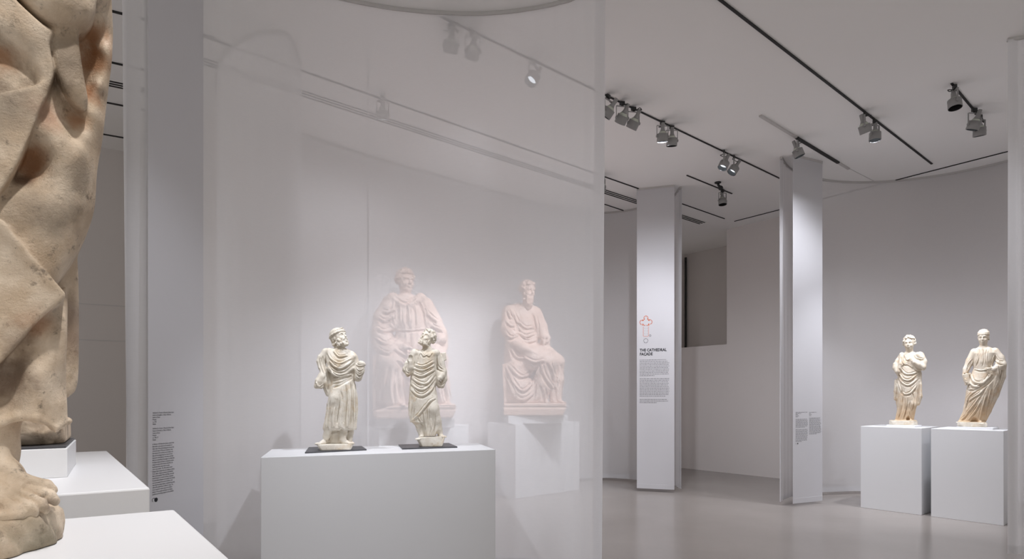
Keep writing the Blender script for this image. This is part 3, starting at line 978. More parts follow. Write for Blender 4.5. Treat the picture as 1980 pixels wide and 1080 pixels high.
    def front(self, u, v):
        i = int(np.clip(round((u - self.lo[0]) / self.h), 0, self.n[0] - 1))
        j = int(np.clip(round((v - self.lo[1]) / self.h), 0, self.n[1] - 1))
        d = self.D[i, j]
        if np.isnan(d):
            for rr in range(1, 14):
                w = self.D[max(0, i - rr):i + rr + 1, max(0, j - rr):j + rr + 1]
                if np.isfinite(w).any():
                    return float(np.nanmin(w))
            return 0.0
        return float(d)
    def stroke(self, pts, r, lift=0.0, k=5, mode='add', taper=0.35, n=None):
        """fold ridge (or groove) through (u, v) points laid on the surface"""
        sp, s = spline([tuple(p[:2]) for p in pts], max(3 * self.h, r * 0.9))
        m = len(sp)
        out = []
        ws = np.array([self.front(u, v) for u, v in sp])
        if m > 4:
            ws = np.convolve(np.pad(ws, 2, mode='edge'), np.array([1, 2, 3, 2, 1]) / 9, 'valid')
        for i, ((u, v), w) in enumerate(zip(sp, ws)):
            t = i / max(1, m - 1)
            e = min(1.0, min(t, 1 - t) / 0.22)
            rr = r * (taper + (1 - taper) * math.sin(e * math.pi / 2))
            out.append((u, v, w + lift - (r - rr) * 0.3, rr))
        self.tube(out, k, mode)
    def folds(self, strokes, r, lift=None, k=4, groove=True):
        """carved drapery: each stroke a ridge with a channel cut beside it"""
        self.depth_map()
        lift = -r * 0.35 if lift is None else lift
        for s in strokes:
            self.stroke(s, r, lift, k)
        if groove:
            for s in strokes:
                P = np.array([p[:2] for p in s], float)
                t = np.gradient(P, axis=0)
                t /= np.linalg.norm(t, axis=1)[:, None] + 1e-9
                nrm = np.stack([t[:, 1], -t[:, 0]], 1)
                nrm *= np.where(nrm[:, 1:2].mean() > 0, -1, 1)
                self.stroke(P + nrm * r * 1.7, r * 0.95, r * 0.12, k * 0.7, 'sub', 0.15)
                if len(P) > 2:
                    q = P - nrm * r * 2.0
                    self.stroke(q[:-1] * .85 + q[1:] * .15 if len(q) > 3 else q, r * 0.42, -r * .02, k * .5, 'add', 0.1)
                    self.stroke(P - nrm * r * 1.25, r * 0.36, r * 0.06, k * .4, 'sub', 0.1)
    def mesh(self, name, place, smooth_iter=1):
        F = self.F
        S = F < 0
        c = np.zeros(np.array(S.shape) - 1, np.uint8)
        nx, ny, nz = c.shape
        for dx in (0, 1):
            for dy in (0, 1):
                for dz in (0, 1):
                    c += S[dx:dx + nx, dy:dy + ny, dz:dz + nz]
        act = (c > 0) & (c < 8)
        idx = np.argwhere(act)
        vid = np.full(c.shape, -1, np.int32)
        vid[act] = np.arange(len(idx))
        acc = np.zeros((len(idx), 3), np.float32)
        cnt = np.zeros(len(idx), np.float32)
        corners = [(0, 0, 0), (1, 0, 0), (0, 1, 0), (1, 1, 0), (0, 0, 1), (1, 0, 1), (0, 1, 1), (1, 1, 1)]
        vals = [F[idx[:, 0] + a, idx[:, 1] + b, idx[:, 2] + e] for a, b, e in corners]
        for i in range(8):
            for ax in range(3):
                if corners[i][ax]: continue
                j = i | (1 << ax)
                fa, fb = vals[i], vals[j]
                m = (fa < 0) != (fb < 0)
                t = np.where(m, fa / np.where(m, fa - fb, 1), 0)
                p = np.array(corners[i], np.float32)[None, :].repeat(len(idx), 0)
                p[:, ax] += t
                acc += np.where(m[:, None], p, 0)
                cnt += m
        V = (idx + acc / np.maximum(cnt, 1)[:, None]) * self.h + self.lo
        Q = []
        for ax in range(3):
            o1, o2 = (ax + 1) % 3, (ax + 2) % 3
            sa = [slice(None)] * 3; sb = [slice(None)] * 3
            sa[ax] = slice(0, -1); sb[ax] = slice(1, None)
            for q in (o1, o2):
                sa[q] = slice(1, -1); sb[q] = slice(1, -1)
            A, B = S[tuple(sa)], S[tuple(sb)]
            for flip, mk in ((False, A & ~B), (True, ~A & B)):
                e = np.argwhere(mk)
                if not len(e): continue
                e = e.copy()
                e[:, o1] += 1; e[:, o2] += 1
                def cell(d1, d2):
                    q = e.copy(); q[:, o1] -= d1; q[:, o2] -= d2
                    return vid[q[:, 0], q[:, 1], q[:, 2]]
                quad = np.stack([cell(1, 1), cell(0, 1), cell(0, 0), cell(1, 0)], 1)
                Q.append(quad[:, ::-1] if flip else quad)
        Q = np.concatenate(Q)
        # light relaxation along edges
        E = np.concatenate([Q[:, [0, 1]], Q[:, [1, 2]], Q[:, [2, 3]], Q[:, [3, 0]]])
        deg = np.bincount(E.ravel(), minlength=len(V)).astype(np.float32)
        for _ in range(smooth_iter):
            sm = np.stack([np.bincount(E[:, 0], V[E[:, 1], i], len(V)) + np.bincount(E[:, 1], V[E[:, 0], i], len(V)) for i in range(3)], 1)
            V = V * 0.5 + 0.5 * sm / np.maximum(deg, 1)[:, None]
        W = place(V)
        m = bpy.data.meshes.new(name)
        m.vertices.add(len(W)); m.vertices.foreach_set('co', W.astype(np.float32).ravel())
        m.loops.add(Q.size); m.loops.foreach_set('vertex_index', Q.astype(np.int32).ravel())
        m.polygons.add(len(Q)); m.polygons.foreach_set('loop_start', np.arange(0, Q.size, 4, dtype=np.int32))
        m.update(calc_edges=True)
        m.polygons.foreach_set('use_smooth', np.ones(len(Q), bool))
        return m

def rot(yaw=0, pitch=0, roll=0):
    """yaw + turns the face to the right, pitch + lifts the chin, roll + tips the crown to the left (degrees)"""
    y, p, r = map(math.radians, (yaw, pitch, roll))
    Ry = np.array([[math.cos(y), 0, math.sin(y)], [0, 1, 0], [-math.sin(y), 0, math.cos(y)]])
    Rx = np.array([[1, 0, 0], [0, math.cos(p), math.sin(p)], [0, -math.sin(p), math.cos(p)]])
    Rz = np.array([[math.cos(r), -math.sin(r), 0], [math.sin(r), math.cos(r), 0], [0, 0, 1]])
    return Rz @ Ry @ Rx

def head(S, c, H, R, beard=None, hair='curls', seed=1, fine=1.0):
    """carved head of height H (chin to crown) centred at c; R turns it"""
    c = np.array(c, float)
    P = lambda x, y, z: c + R @ (np.array([x, y, z], float) * H)
    rnd = random.Random(seed)
    k = 0.06 * H
    S.ell(P(0, .12, -.06), np.array([.345, .38, .42]) * H, k, R)            # skull
    S.ell(P(0, -.12, .10), np.array([.285, .36, .27]) * H, k * 1.6, R)      # face
    S.ell(P(0, -.36, .17), np.array([.15, .12, .13]) * H, k * 1.6, R)       # chin
    S.tube([(*P(0, -.25, -.08), .22 * H), (*(c + np.array([0, -.66 * H, -.08 * H])), .25 * H)], k * 2)   # neck
    for s in (-1, 1):
        S.ell(P(s * .135, .03, .36), np.array([.085, .055, .07]) * H, k * .7, R, 'sub')     # eye sockets
        S.ell(P(s * .132, .025, .305), np.array([.062, .036, .045]) * H, k * .2, R)         # eyes
        S.tube([(*P(s * .05, .095, .365), .022 * H), (*P(s * .14, .115, .35), .026 * H), (*P(s * .23, .08, .27), .02 * H)], k * .7)  # brows
        S.ell(P(s * .15, -.13, .27), np.array([.09, .075, .07]) * H, k * 1.4, R)            # cheeks
        S.ell(P(s * .335, -.02, -.04), np.array([.035, .10, .065]) * H, k * .5, R)          # ears
    S.tube([(*P(0, .07, .36), .026 * H), (*P(0, -.09, .455), .045 * H)], k * .5)             # nose
    S.ell(P(0, -.105, .41), np.array([.068, .035, .05]) * H, k * .5, R)
    S.ell(P(0, -.205, .355), np.array([.10, .022, .045]) * H, k * .4, R)                     # lips
    S.ell(P(0, -.255, .35), np.array([.08, .026, .045]) * H, k * .4, R)
    S.seg(P(-.09, -.229, .395), P(.09, -.229, .395), .011 * H, .011 * H, k * .2, 'sub')
    if hair == 'curls':
        n = int(330 * fine)
        for i in range(n):
            a = rnd.uniform(0, 2 * math.pi); z = rnd.uniform(-0.35, 1)
            x, y, w = math.sqrt(1 - z * z) * math.cos(a), z, math.sqrt(1 - z * z) * math.sin(a)
            if w > 0.42 and y < 0.50: continue
            if abs(x) > .8 and y < -.05 and w > 0: continue
            r = rnd.uniform(.045, .082) * H
            q = rnd.uniform(1.0, 1.14)
            S.ell(P(x * .35 * q, .12 + y * .39 * q, -.06 + w * .42 * q), (r, r, r), k * .15)
    elif hair == 'straight':
        for i in range(34):
            a = -math.pi + 2 * math.pi * i / 34
            if abs(a - math.pi / 2) < 0.55: top = .40
            else: top = .40
            x, w = math.cos(a), math.sin(a)
            end = .20 if w > -.25 else -.16
            pts = []
            for t in (0.12, .45, .8, 1.0):
                rr = math.sin(t * math.pi / 2)
                pts.append((*P(x * .355 * rr, .5 - (.5 - end) * t ** 2.2 + .0, -.06 + w * (.43 if w < 0 else .40) * rr), .035 * H))
            S.tube(pts, k * .3)
        S.tube([(*P(.36 * math.cos(a), .16 - .08 * math.sin(a + math.pi) , -.06 + .41 * math.sin(a)), .03 * H) for a in np.linspace(0, 2 * math.pi, 17)], k * .3)
    elif hair == 'cap':
        S.ell(P(0, .20, -.09), np.array([.37, .34, .43]) * H, k * .4, R)
        S.ell(P(0, -.14, -.26), np.array([.30, .26, .22]) * H, k, R)
        for i in range(40):
            a = rnd.uniform(-.3, math.pi + .3)
            S.ell(P(.33 * math.cos(a), rnd.uniform(-.34, .05), -.14 - .30 * math.sin(a)), np.array([.05, .06, .05]) * H, k * .2)
        S.tube([(*P(.385 * math.cos(a), .175 + .06 * math.sin(a), -.07 + .42 * math.sin(a)), .05 * H) for a in np.linspace(0, 2 * math.pi, 15)], k * .4)
        for q in (.30, .40):
            S.tube([(*P(.36 * math.cos(a) * (1.25 - q), q + .08 * math.cos(a), -.05 + .43 * math.sin(a) * (1.25 - q)), .03 * H) for a in np.linspace(.2, math.pi - .2, 9)], k * .4)
    if beard in ('curly', 'long'):
        drop = -.50 if beard == 'curly' else -.95
        S.ell(P(0, -.36, .18), np.array([.24, .20, .20]) * H, k, R)
        if beard == 'long':
            S.tube([(*P(0, -.4, .22), .20 * H), (*P(0, -.68, .22), .16 * H), (*P(0, -.92, .17), .08 * H)], k)
        for i in range(int((58 if beard == 'curly' else 80) * fine)):
            a = rnd.uniform(-1.9, 1.9); t = rnd.uniform(0, 1)
            y = -.14 + t * (drop + .14)
            if abs(a) < .55 and y > -.27: continue
            if abs(a) > 1.0 and y < -.45: continue
            rr = .27 if t < .6 or beard == 'curly' else .27 - (t - .6) * .42
            r = rnd.uniform(.045, .072) * H
            S.ell(P(math.sin(a) * rr * 1.02, y, .08 + math.cos(a) * (rr + .01)), (r, r, r), k * .2)
        for s in (-1, 1):      # moustache
            S.tube([(*P(s * .02, -.155, .40), .028 * H), (*P(s * .11, -.19, .37), .034 * H), (*P(s * .17, -.27, .31), .025 * H)], k * .3)

def hand(S, w, d, n, L, curl=0.5, side=1, k=None, spread=.14):
    """hand from wrist point w along d; n is the palm's normal, side puts the thumb; L is the hand length"""
    w, d, n = (np.array(a, float) for a in (w, d, n))
    d /= np.linalg.norm(d); n -= d * (n @ d); n /= np.linalg.norm(n)
    t = np.cross(d, n) * side
    k = k or L * 0.05
    S.tube([(*(w - d * .08 * L), .13 * L), (*(w + d * .12 * L), .13 * L)], k * 2)
    for o in (-.13, -.045, .045, .13):
        S.seg(w + d * .08 * L + t * o * L * .7, w + d * .46 * L + t * o * L, .085 * L, .085 * L, k * 2)
    for i, o in enumerate((.16, .055, -.05, -.15)):
        ln = (.44, .5, .46, .36)[i] * L
        base = w + d * .46 * L + t * o * L
        ang, p = 0.0, base
        dirn = d + t * o * spread
        pts = [(*p, .06 * L)]
        for j, f in enumerate((.45, .32, .23)):
            ang += curl * (0.75 if j else 0.55)
            q = dirn * math.cos(ang) + n * math.sin(ang)
            q /= np.linalg.norm(q)
            p = p + q * ln * f
            pts.append((*p, (.057, .052, .044)[j] * L))
        S.tube(pts, k * .5)
    b = w + d * .12 * L + t * .13 * L
    p1 = b + (d * .55 + t * .6 + n * .35) * .24 * L
    p2 = p1 + (d * .85 + t * .1 + n * (.3 + .3 * curl)) * .22 * L
    S.tube([(*b, .085 * L), (*p1, .062 * L), (*p2, .046 * L)], k)

def foot(S, heel, d, L, k=None, up=(0, 1, 0), toes=True, side=1):
    heel, d, up = (np.array(a, float) for a in (heel, d, up))
    d /= np.linalg.norm(d)
    t = np.cross(d, up) * side
    k = k or L * .06
    S.tube([(*(heel + up * .13 * L), .14 * L), (*(heel + d * .35 * L + up * .17 * L), .15 * L), (*(heel + d * .68 * L + up * .09 * L), .115 * L)], k * 2)
    S.tube([(*(heel + d * .3 * L + t * .08 * L + up * .1 * L), .11 * L), (*(heel + d * .66 * L + t * .12 * L + up * .07 * L), .085 * L)], k * 2)
    if toes:
        for i, o in enumerate((-.14, -.05, .035, .11, .175)):
            r = (.072, .05, .047, .044, .04)[i] * L
            e = (1.0, .98, .94, .88, .81)[i]
            S.tube([(*(heel + d * .66 * L + t * o * L + up * .085 * L), r), (*(heel + d * (e - .1) * L + t * o * 1.08 * L + up * (.085) * L), r), (*(heel + d * e * L + t * o * 1.1 * L + up * .045 * L), r * .9)], k * .4)

def placer(px0, py0, Y0, zoom, z_base, u0, v0):
    """figure units -> metres; (u0, v0) is the point standing at picture position (px0, py0), distance Y0"""
    X0 = (px0 - CX) / F_PX * Y0
    phi = math.atan2(X0, Y0)
    su = Y0 * math.cos(phi) / F_PX / zoom
    sv = Y0 / F_PX / zoom
    sw = Y0 / F_PX / zoom * (0.5 + 0.5 * math.cos(phi))
    def place(V):
        return np.stack([(V[:, 0] - u0) * su, -V[:, 2] * sw, (V[:, 1] - v0) * sv], 1)
    return place, Vector((X0, Y0, z_base)), -phi

# ------------------------------------------------------------------ stone
def marble(name, base, light, dark, stain, stain_amt=0.5, scale=3.0, bump=0.25, low=None, dark_amt=.5, grain=0.0022, spots=()):
    k = NT(name)
    b = k.n('ShaderNodeBsdfPrincipled', Roughness=0.62)
    b.inputs['Specular IOR Level'].default_value = 0.3
    tc = k.n('ShaderNodeTexCoord')
    def noise(s, d=6.0, r=.6, dist=0.0):
        n = k.n('ShaderNodeTexNoise', Scale=s, Detail=d, Roughness=r, Distortion=dist)
        k.l(tc.outputs['Object'], n.inputs['Vector'])
        return n
    def ramp(src, p0, p1):
        r = k.n('ShaderNodeMapRange', interpolation_type='SMOOTHSTEP')
        r.inputs['From Min'].default_value = p0; r.inputs['From Max'].default_value = p1
        k.l(src, r.inputs['Value'])
        return r.outputs[0]
    def mix(f, a, c, amt=1.0):
        m = k.n('ShaderNodeMix', data_type='RGBA')
        if amt != 1.0:
            q = k.n('ShaderNodeMath', operation='MULTIPLY'); q.inputs[1].default_value = amt
            k.l(f, q.inputs[0]); f = q.outputs[0]
        k.l(f, m.inputs['Factor'])
        if isinstance(a, tuple): m.inputs['A'].default_value = a
        else: k.l(a, m.inputs['A'])
        m.inputs['B'].default_value = c
        return m.outputs['Result']
    col = mix(ramp(noise(scale * 2.2).outputs['Fac'], .35, .68), base, light)
    col = mix(ramp(noise(scale * 1.1, 7, .65, .4).outputs['Fac'], .50, .68), col, stain, stain_amt)
    col = mix(ramp(noise(scale * 5.5, 8, .72).outputs['Fac'], .56, .72), col, dark, dark_amt)
    col = mix(ramp(noise(scale * 26, 4, .6).outputs['Fac'], .64, .74), col, dark, dark_amt * .6)
    if low is not None:            # weathered tan towards the feet, in broken patches
        zlo, zhi, c2, amt = low
        sep = k.n('ShaderNodeSeparateXYZ'); k.l(tc.outputs['Object'], sep.inputs[0])
        nn = noise(scale * 1.6, 6, .6)
        ad = k.n('ShaderNodeMath', operation='MULTIPLY_ADD'); ad.inputs[1].default_value = (zhi - zlo) * 2.0; 
        k.l(nn.outputs['Fac'], ad.inputs[0]); k.l(sep.outputs['Z'], ad.inputs[2])
        r = k.n('ShaderNodeMapRange', interpolation_type='SMOOTHSTEP')
        r.inputs['From Min'].default_value = zhi + (zhi - zlo); r.inputs['From Max'].default_value = zlo + (zhi - zlo)
        k.l(ad.outputs[0], r.inputs['Value'])
        col = mix(r.outputs[0], col, c2, amt)
    wob = noise(scale * 4, 5, .6)
    for (p, r, cc, amt) in spots:
        vd = k.n('ShaderNodeVectorMath', operation='DISTANCE'); vd.inputs[1].default_value = p
        k.l(tc.outputs['Object'], vd.inputs[0])
        ma = k.n('ShaderNodeMath', operation='MULTIPLY_ADD'); ma.inputs[1].default_value = r * 1.6; k.l(wob.outputs['Fac'], ma.inputs[0]); k.l(vd.outputs['Value'], ma.inputs[2])
        rg = k.n('ShaderNodeMapRange', interpolation_type='SMOOTHSTEP'); rg.inputs['From Min'].default_value = r * 1.9; rg.inputs['From Max'].default_value = r * 1.0
        k.l(ma.outputs[0], rg.inputs['Value'])
        col = mix(rg.outputs[0], col, cc, amt)
    k.l(col, b.inputs['Base Color'])
    n3 = noise(scale * 45, 5, .7)
    n4 = noise(scale * 9, 5, .6)
    ad = k.n('ShaderNodeMath', operation='ADD'); k.l(n3.outputs['Fac'], ad.inputs[0]); k.l(n4.outputs['Fac'], ad.inputs[1])
    bp = k.n('ShaderNodeBump', Strength=bump, Distance=grain)
    k.l(ad.outputs[0], bp.inputs['Height'])
    k.l(bp.outputs['Normal'], b.inputs['Normal'])
    k.l(b.outputs[0], k.out.inputs['Surface'])
    return k.m
M['marble_white'] = marble('pale_weathered_marble', srgb(214, 205, 190), srgb(232, 226, 214), srgb(146, 130, 110), srgb(202, 178, 142), 0.6, 7.0, 0.4, dark_amt=.6)
M['marble_tan'] = marble('tan_stained_marble', srgb(208, 195, 176), srgb(224, 215, 200), srgb(150, 112, 74), srgb(190, 150, 102), 0.6, 5.0, 0.3, low=(0.10, 0.5, srgb(198, 160, 112), 0.55))
M['marble_rose'] = marble('rosy_marble', srgb(214, 184, 168), srgb(228, 204, 190), srgb(160, 132, 118), srgb(204, 168, 148), 0.5, 2.2, 0.3)
# ------------------------------------------------------------------ the two bearded statuettes
def P4(*pts):
    """(x, y, w, r) in picture rows -> (u, v, w, r)"""
    return [(p[0], -p[1], p[2], p[3]) for p in pts]
def ST(*pts):
    return [(p[0], -p[1]) for p in pts]
def rows(*r):
    """(y, x_left, x_right, w_centre, half_depth)"""
    return [(-a, (b + c) / 2, d, (c - b) / 2, e) for a, b, c, d, e in r]
def pleats(items, seed=0):
    """list of (theta, half width, height, v_start, v_full): pleats that grow towards the hem"""
    def f(th, v):
        out = 0
        for t0, w, hgt, v0, v1 in items:
            g = np.clip((v - v0) / (v1 - v0), 0, 1)
            d = (th - t0 + math.pi) % (2 * math.pi) - math.pi
            out = out + hgt * g * np.exp(-(d / w) ** 2)
        return out
    return f

def statuette_cap():
    S = Sculpt((10, -1050, -115), (460, -40, 125), 3.3)
    # legs and stump
    S.tube(P4((215, 560, 10, 62), (200, 650, 35, 56), (168, 800, 15, 40), (128, 930, 5, 27)), 12)
    S.tube(P4((290, 560, 0, 60), (290, 700, 10, 52), (275, 850, 5, 42), (258, 950, 15, 28)), 12)
    S.tube(P4((325, 780, -45, 34), (318, 900, -40, 30), (300, 985, -35, 34)), 10)
    S.tube(P4((200, 860, -40, 50), (205, 985, -40, 60)), 14)
    foot(S, (138, -985, -6), (-.8, -.05, .55), 105, side=-1)
    foot(S, (238, -985, 10), (.85, -.05, .5), 118, side=1)
    # torso and tunic
    S.loft(rows((215, 215, 275, -8, 40), (245, 150, 335, -5, 58), (290, 128, 368, 0, 72), (350, 138, 366, 4, 76), (430, 160, 352, 2, 70), (500, 158, 360, 6, 74),
                (600, 150, 376, 8, 78), (720, 132, 374, 8, 80), (800, 118, 366, 6, 80), (850, 112, 362, 4, 78)), 12,
           pleats([(-.95, .16, 0.119, -520, -760), (-.45, .10, 0.170, -560, -780), (-.22, .09, -0.238, -560, -780), (.02, .10, 0.170, -480, -740), (.25, .08, -0.170, -480, -720), (.45, .09, 0.170, -470, -740), (.68, .08, -0.153, -470, -720), (.9, .1, 0.153, -480, -720), (1.25, .12, -0.136, -500, -700), (1.5, .12, 0.102, -500, -700), (2.4, .3, 0.085, -400, -700), (-2.2, .3, 0.085, -400, -700)]))
    S.loft(rows((820, 116, 362, 4, 78), (862, 108, 364, 4, 80), (880, 112, 360, 2, 72)), 4,
           lambda th, v: 0.07 * np.sin(th * 9 + .6) + .03 * np.sin(th * 17))
    S.loft(rows((845, 128, 350, 0, 62), (905, 135, 348, 0, 60)), 6, mode='sub')
    S.tube(P4((168, 800, 15, 38), (128, 930, 5, 27)), 8); S.tube(P4((278, 820, 5, 42), (258, 950, 15, 28)), 8)
    S.tube(P4((325, 780, -45, 30), (318, 900, -40, 30), (300, 985, -35, 34)), 10); S.tube(P4((215, 820, -45, 50), (205, 985, -40, 56)), 14)
    for x, y in ((140, 892), (196, 884), (250, 880), (302, 876), (346, 872)):
        S.ell((x, -y, 84), (17, 22, 22), 5, None, 'sub')
    # thigh pressing through the cloth
    S.tube(P4((225, 560, 42, 40), (205, 620, 52, 42), (185, 720, 46, 34), (160, 830, 40, 26)), 26)
    # cowl over the shoulders
    S.tube(P4((160, 262, 10, 36), (250, 250, 20, 30), (330, 280, 12, 36)), 20)
    S.tube(P4((150, 250, 20, 26), (170, 330, 52, 24), (225, 372, 66, 24), (285, 350, 62, 22), (345, 290, 36, 24)), 14)
    S.tube(P4((148, 300, 25, 24), (160, 390, 52, 22), (195, 428, 62, 20), (260, 425, 66, 16), (335, 385, 56, 16)), 12)
    # left sleeve flap, forearm and gathered cloth
    S.tube(P4((128, 262, -5, 40), (100, 300, -5, 36), (98, 360, 5, 26), (118, 430, 12, 30)), 10)
    S.tube(P4((78, 295, 5, 20), (68, 330, 12, 18), (80, 380, 20, 16), (102, 420, 24, 18)), 6)
    S.tube(P4((120, 400, 10, 34), (95, 455, 24, 34), (70, 490, 34, 30), (58, 520, 36, 24)), 10)
    S.tube(P4((112, 440, 22, 26), (108, 500, 28, 26), (88, 532, 34, 16), (50, 530, 36, 18)), 8)
    hand(S, (84, -458, 46), (-.5, -.85, .25), (.5, -.3, .8), 84, .4, -1)
    S.tube(P4((130, 430, -5, 34), (128, 520, 0, 34), (142, 590, 5, 20)), 8)
    # raised right sleeve with the broken stump
    S.tube(P4((345, 300, 5, 40), (368, 380, 12, 36), (385, 455, 30, 32)), 14)
    S.tube(P4((382, 455, 34, 34), (400, 400, 48, 36), (408, 352, 58, 30)), 10)
    S.tube(P4((402, 345, 62, 22), (424, 348, 70, 17), (436, 354, 74, 10)), 5)
    # head in a wrapped cap, curly beard, turned right and up
    head(S, (232, -138, 10), 160, rot(46, 14, 6), 'curly', 'cap', 4)
    # drapery strokes
    S.folds([ST((142, 262), (170, 315), (240, 345), (330, 300)), ST((150, 300), (180, 360), (250, 382), (345, 320)), ST((160, 360), (200, 405), (270, 405), (350, 340)),
             ST((190, 250), (230, 292), (300, 280)), ST((165, 420), (230, 452), (330, 425))], 7.5, k=5)
    S.folds([ST((178, 528), (230, 508), (290, 475), (345, 440)), ST((185, 500), (250, 480), (335, 432)), ST((176, 470), (240, 462), (330, 430))], 9, k=4)
    S.folds([ST((232, 570), (246, 640), (232, 760), (216, 850)), ST((272, 520), (280, 640), (262, 850)), ST((312, 500), (316, 640), (306, 840)), ST((350, 480), (352, 620), (350, 830)),
             ST((195, 690), (185, 760), (178, 850)), ST((150, 640), (140, 740), (120, 870))], 7, k=5)
    S.folds([ST((78, 300), (88, 360), (112, 425)), ST((110, 285), (112, 350), (130, 420)), ST((52, 500), (70, 530), (110, 505)), ST((128, 450), (120, 520), (142, 580))], 5.5, k=4)
    S.folds([ST((372, 380), (392, 400), (425, 385)), ST((370, 415), (395, 436), (422, 415)), ST((366, 350), (390, 365), (428, 358)), ST((372, 448), (392, 462), (410, 446))], 5.5, k=4)
    # slab
    S.hull([(48, 988), (352, 984), (326, 1034), (84, 1034)], 88, -74, 4, 5, 'add', 6, 3)
    S.box((195, -1060, 0), (400, 26, 300), 0, 0, None, 'sub')
    return S

def statuette_curly():
    S = Sculpt((30, -1025, -110), (405, -65, 125), 3.3)
    S.tube(P4((180, 600, 0, 60), (160, 750, 5, 46), (175, 860, 5, 32), (190, 920, 12, 24)), 12)
    S.tube(P4((255, 600, 10, 58), (275, 700, 34, 46), (310, 820, 10, 34), (335, 900, 5, 24)), 12)
    foot(S, (195, -944, 18), (-.5, -.1, .85), 84, side=-1, up=(0, 1, 0))
    foot(S, (328, -930, 0), (.55, -.08, .8), 82, side=1)
    S.loft(rows((225, 205, 280, -5, 36), (252, 148, 300, -2, 54), (300, 124, 318, 2, 66), (380, 112, 312, 4, 70), (460, 98, 304, 4, 74), (560, 90, 302, 6, 78),
                (680, 88, 300, 6, 78), (760, 92, 300, 4, 74), (815, 96, 290, 2, 66)), 12,
           pleats([(-1.2, .2, .05, -500, -760), (-.75, .12, -.06, -560, -760), (-.3, .12, .05, -600, -780), (2.6, .3, .05, -400, -700), (-2.4, .3, .05, -400, -700)]))
    # tunic below the mantle
    S.loft(rows((700, 150, 318, 6, 62), (800, 190, 322, 8, 56), (880, 205, 320, 10, 48), (925, 215, 300, 12, 40)), 10,
           pleats([(-.5, .12, .16, -720, -850), (-.2, .1, -.14, -720, -850), (.1, .1, .18, -700, -850), (.45, .1, -.15, -720, -850), (.8, .12, .15, -720, -850)]))
    S.tube(P4((265, 640, 40, 40), (280, 710, 50, 42), (308, 800, 34, 30), (322, 870, 18, 22)), 22)
    S.tube(P4((120, 800, 20, 18), (150, 835, 25, 15), (185, 880, 20, 12)), 8)
    # raised hand and sleeve at the left
    S.tube(P4((135, 270, 0, 40), (100, 340, 0, 36), (68, 400, 14, 30)), 12)
    S.tube(P4((62, 395, 20, 28), (85, 420, 30, 24), (100, 380, 44, 22), (98, 335, 54, 17)), 8)
    S.tube(P4((70, 350, 18, 20), (60, 400, 26, 16), (80, 440, 30, 16)), 8)
    hand(S, (98, -350, 54), (.05, 1, .05), (.35, -.1, 1), 80, .38, -1)
    # hanging arm at the right, closed hand, sleeve
    S.tube(P4((300, 275, 0, 42), (335, 340, -2, 36), (358, 410, 8, 30)), 12)
    S.tube(P4((358, 412, 12, 30), (350, 445, 34, 26), (336, 462, 48, 22)), 8)
    hand(S, (345, -448, 44), (-.55, -.45, .5), (-.3, -.8, -.2), 62, 1.0, 1)
    S.tube(P4((368, 400, 0, 22), (372, 470, 4, 22), (352, 525, 10, 18), (325, 520, 12, 16)), 8)
    S.tube(P4((320, 420, 10, 24), (318, 500, 6, 20), (330, 530, 8, 14)), 8)
    S.box((365, -290, -5), (18, 32, 20), 4, 4, rot(10, 0, 8))
    # head: thick curls and beard, turned left and up
    head(S, (232, -146, 12), 142, rot(-36, 16, -16), 'curly', 'curls', 9)
    S.tube(P4((155, 262, 20, 26), (200, 285, 44, 18), (250, 285, 46, 18), (300, 262, 24, 26)), 14)
    S.folds([ST((130, 356), (200, 372), (285, 330)), ST((125, 385), (200, 402), (288, 360)), ST((118, 425), (190, 448), (292, 395)), ST((112, 462), (170, 500), (230, 505), (292, 430)),
             ST((104, 505), (160, 548), (220, 548), (290, 465)), ST((100, 545), (150, 592), (200, 602), (262, 560), (292, 500))], 9, k=5)
    S.folds([ST((185, 262), (205, 290), (228, 278)), ST((228, 278), (250, 290), (268, 262)), ST((300, 280), (300, 360), (295, 440)), ST((165, 270), (158, 310), (150, 345))], 6, k=4)
    S.folds([ST((110, 800), (165, 752), (215, 690), (255, 645), (296, 622))], 8, lift=1, k=3)
    S.folds([ST((140, 620), (125, 700), (110, 800)), ST((205, 720), (215, 800), (232, 870)), ST((240, 700), (246, 800), (250, 910)), ST((282, 740), (284, 820), (262, 915)), ST((165, 760), (180, 800), (215, 845)),
             ST((100, 600), (96, 700), (96, 790))], 6, k=5)
    S.folds([ST((318, 300), (330, 360), (372, 395)), ST((308, 340), (330, 390), (368, 408)), ST((325, 500), (345, 512), (368, 490)), ST((60, 370), (72, 410), (100, 420)), ST((58, 400), (75, 435), (105, 425))], 5, k=4)
    S.hull([(150, 952), (190, 934), (372, 926), (368, 960), (352, 1008), (178, 1008)], 72, -58, 4, 5, 'add', 6, 8)
    S.box((255, -1034, 0), (400, 26, 300), 0, 0, None, 'sub')
    return S

def statue(label, S, place, loc, rz, mat, group=None, name='marble_statue', split_v=None, base_mat=None):
    """root at the foot of the figure; figure and base slab are its parts"""
    root = empty(name, loc, rz)
    tag(root, label, 'statue', group)
    if split_v is not None:
        T = Sculpt.__new__(Sculpt)
        T.h, T.lo, T.n, T.ax = S.h, S.lo, S.n, S.ax
        cut = S.ax[1][None, :, None] - split_v
        T.F = np.maximum(S.F, cut)
        S.F = np.maximum(S.F, -cut)
        link('base_slab', T.mesh('base_slab', place), base_mat or mat, root)
    link('figure', S.mesh('figure', place), mat, root)
    return root
Y1 = 4.36
pl, loc, rz = placer(648, 869, Y1, 4.154, PL, 199, -1034)
statue('pale marble statuette of a bearded man in a wrapped cap and short tunic, looking right', statuette_cap(), pl, loc, rz, M['marble_white'], split_v=-987)
Y2 = 4.66
pl, loc, rz = placer(832, 862.5, Y2, 4.154, PL, 257, -1008)
statue('pale marble statuette of a curly bearded man with one raised hand, looking left', statuette_curly(), pl, loc, rz, M['marble_white'], split_v=-932)
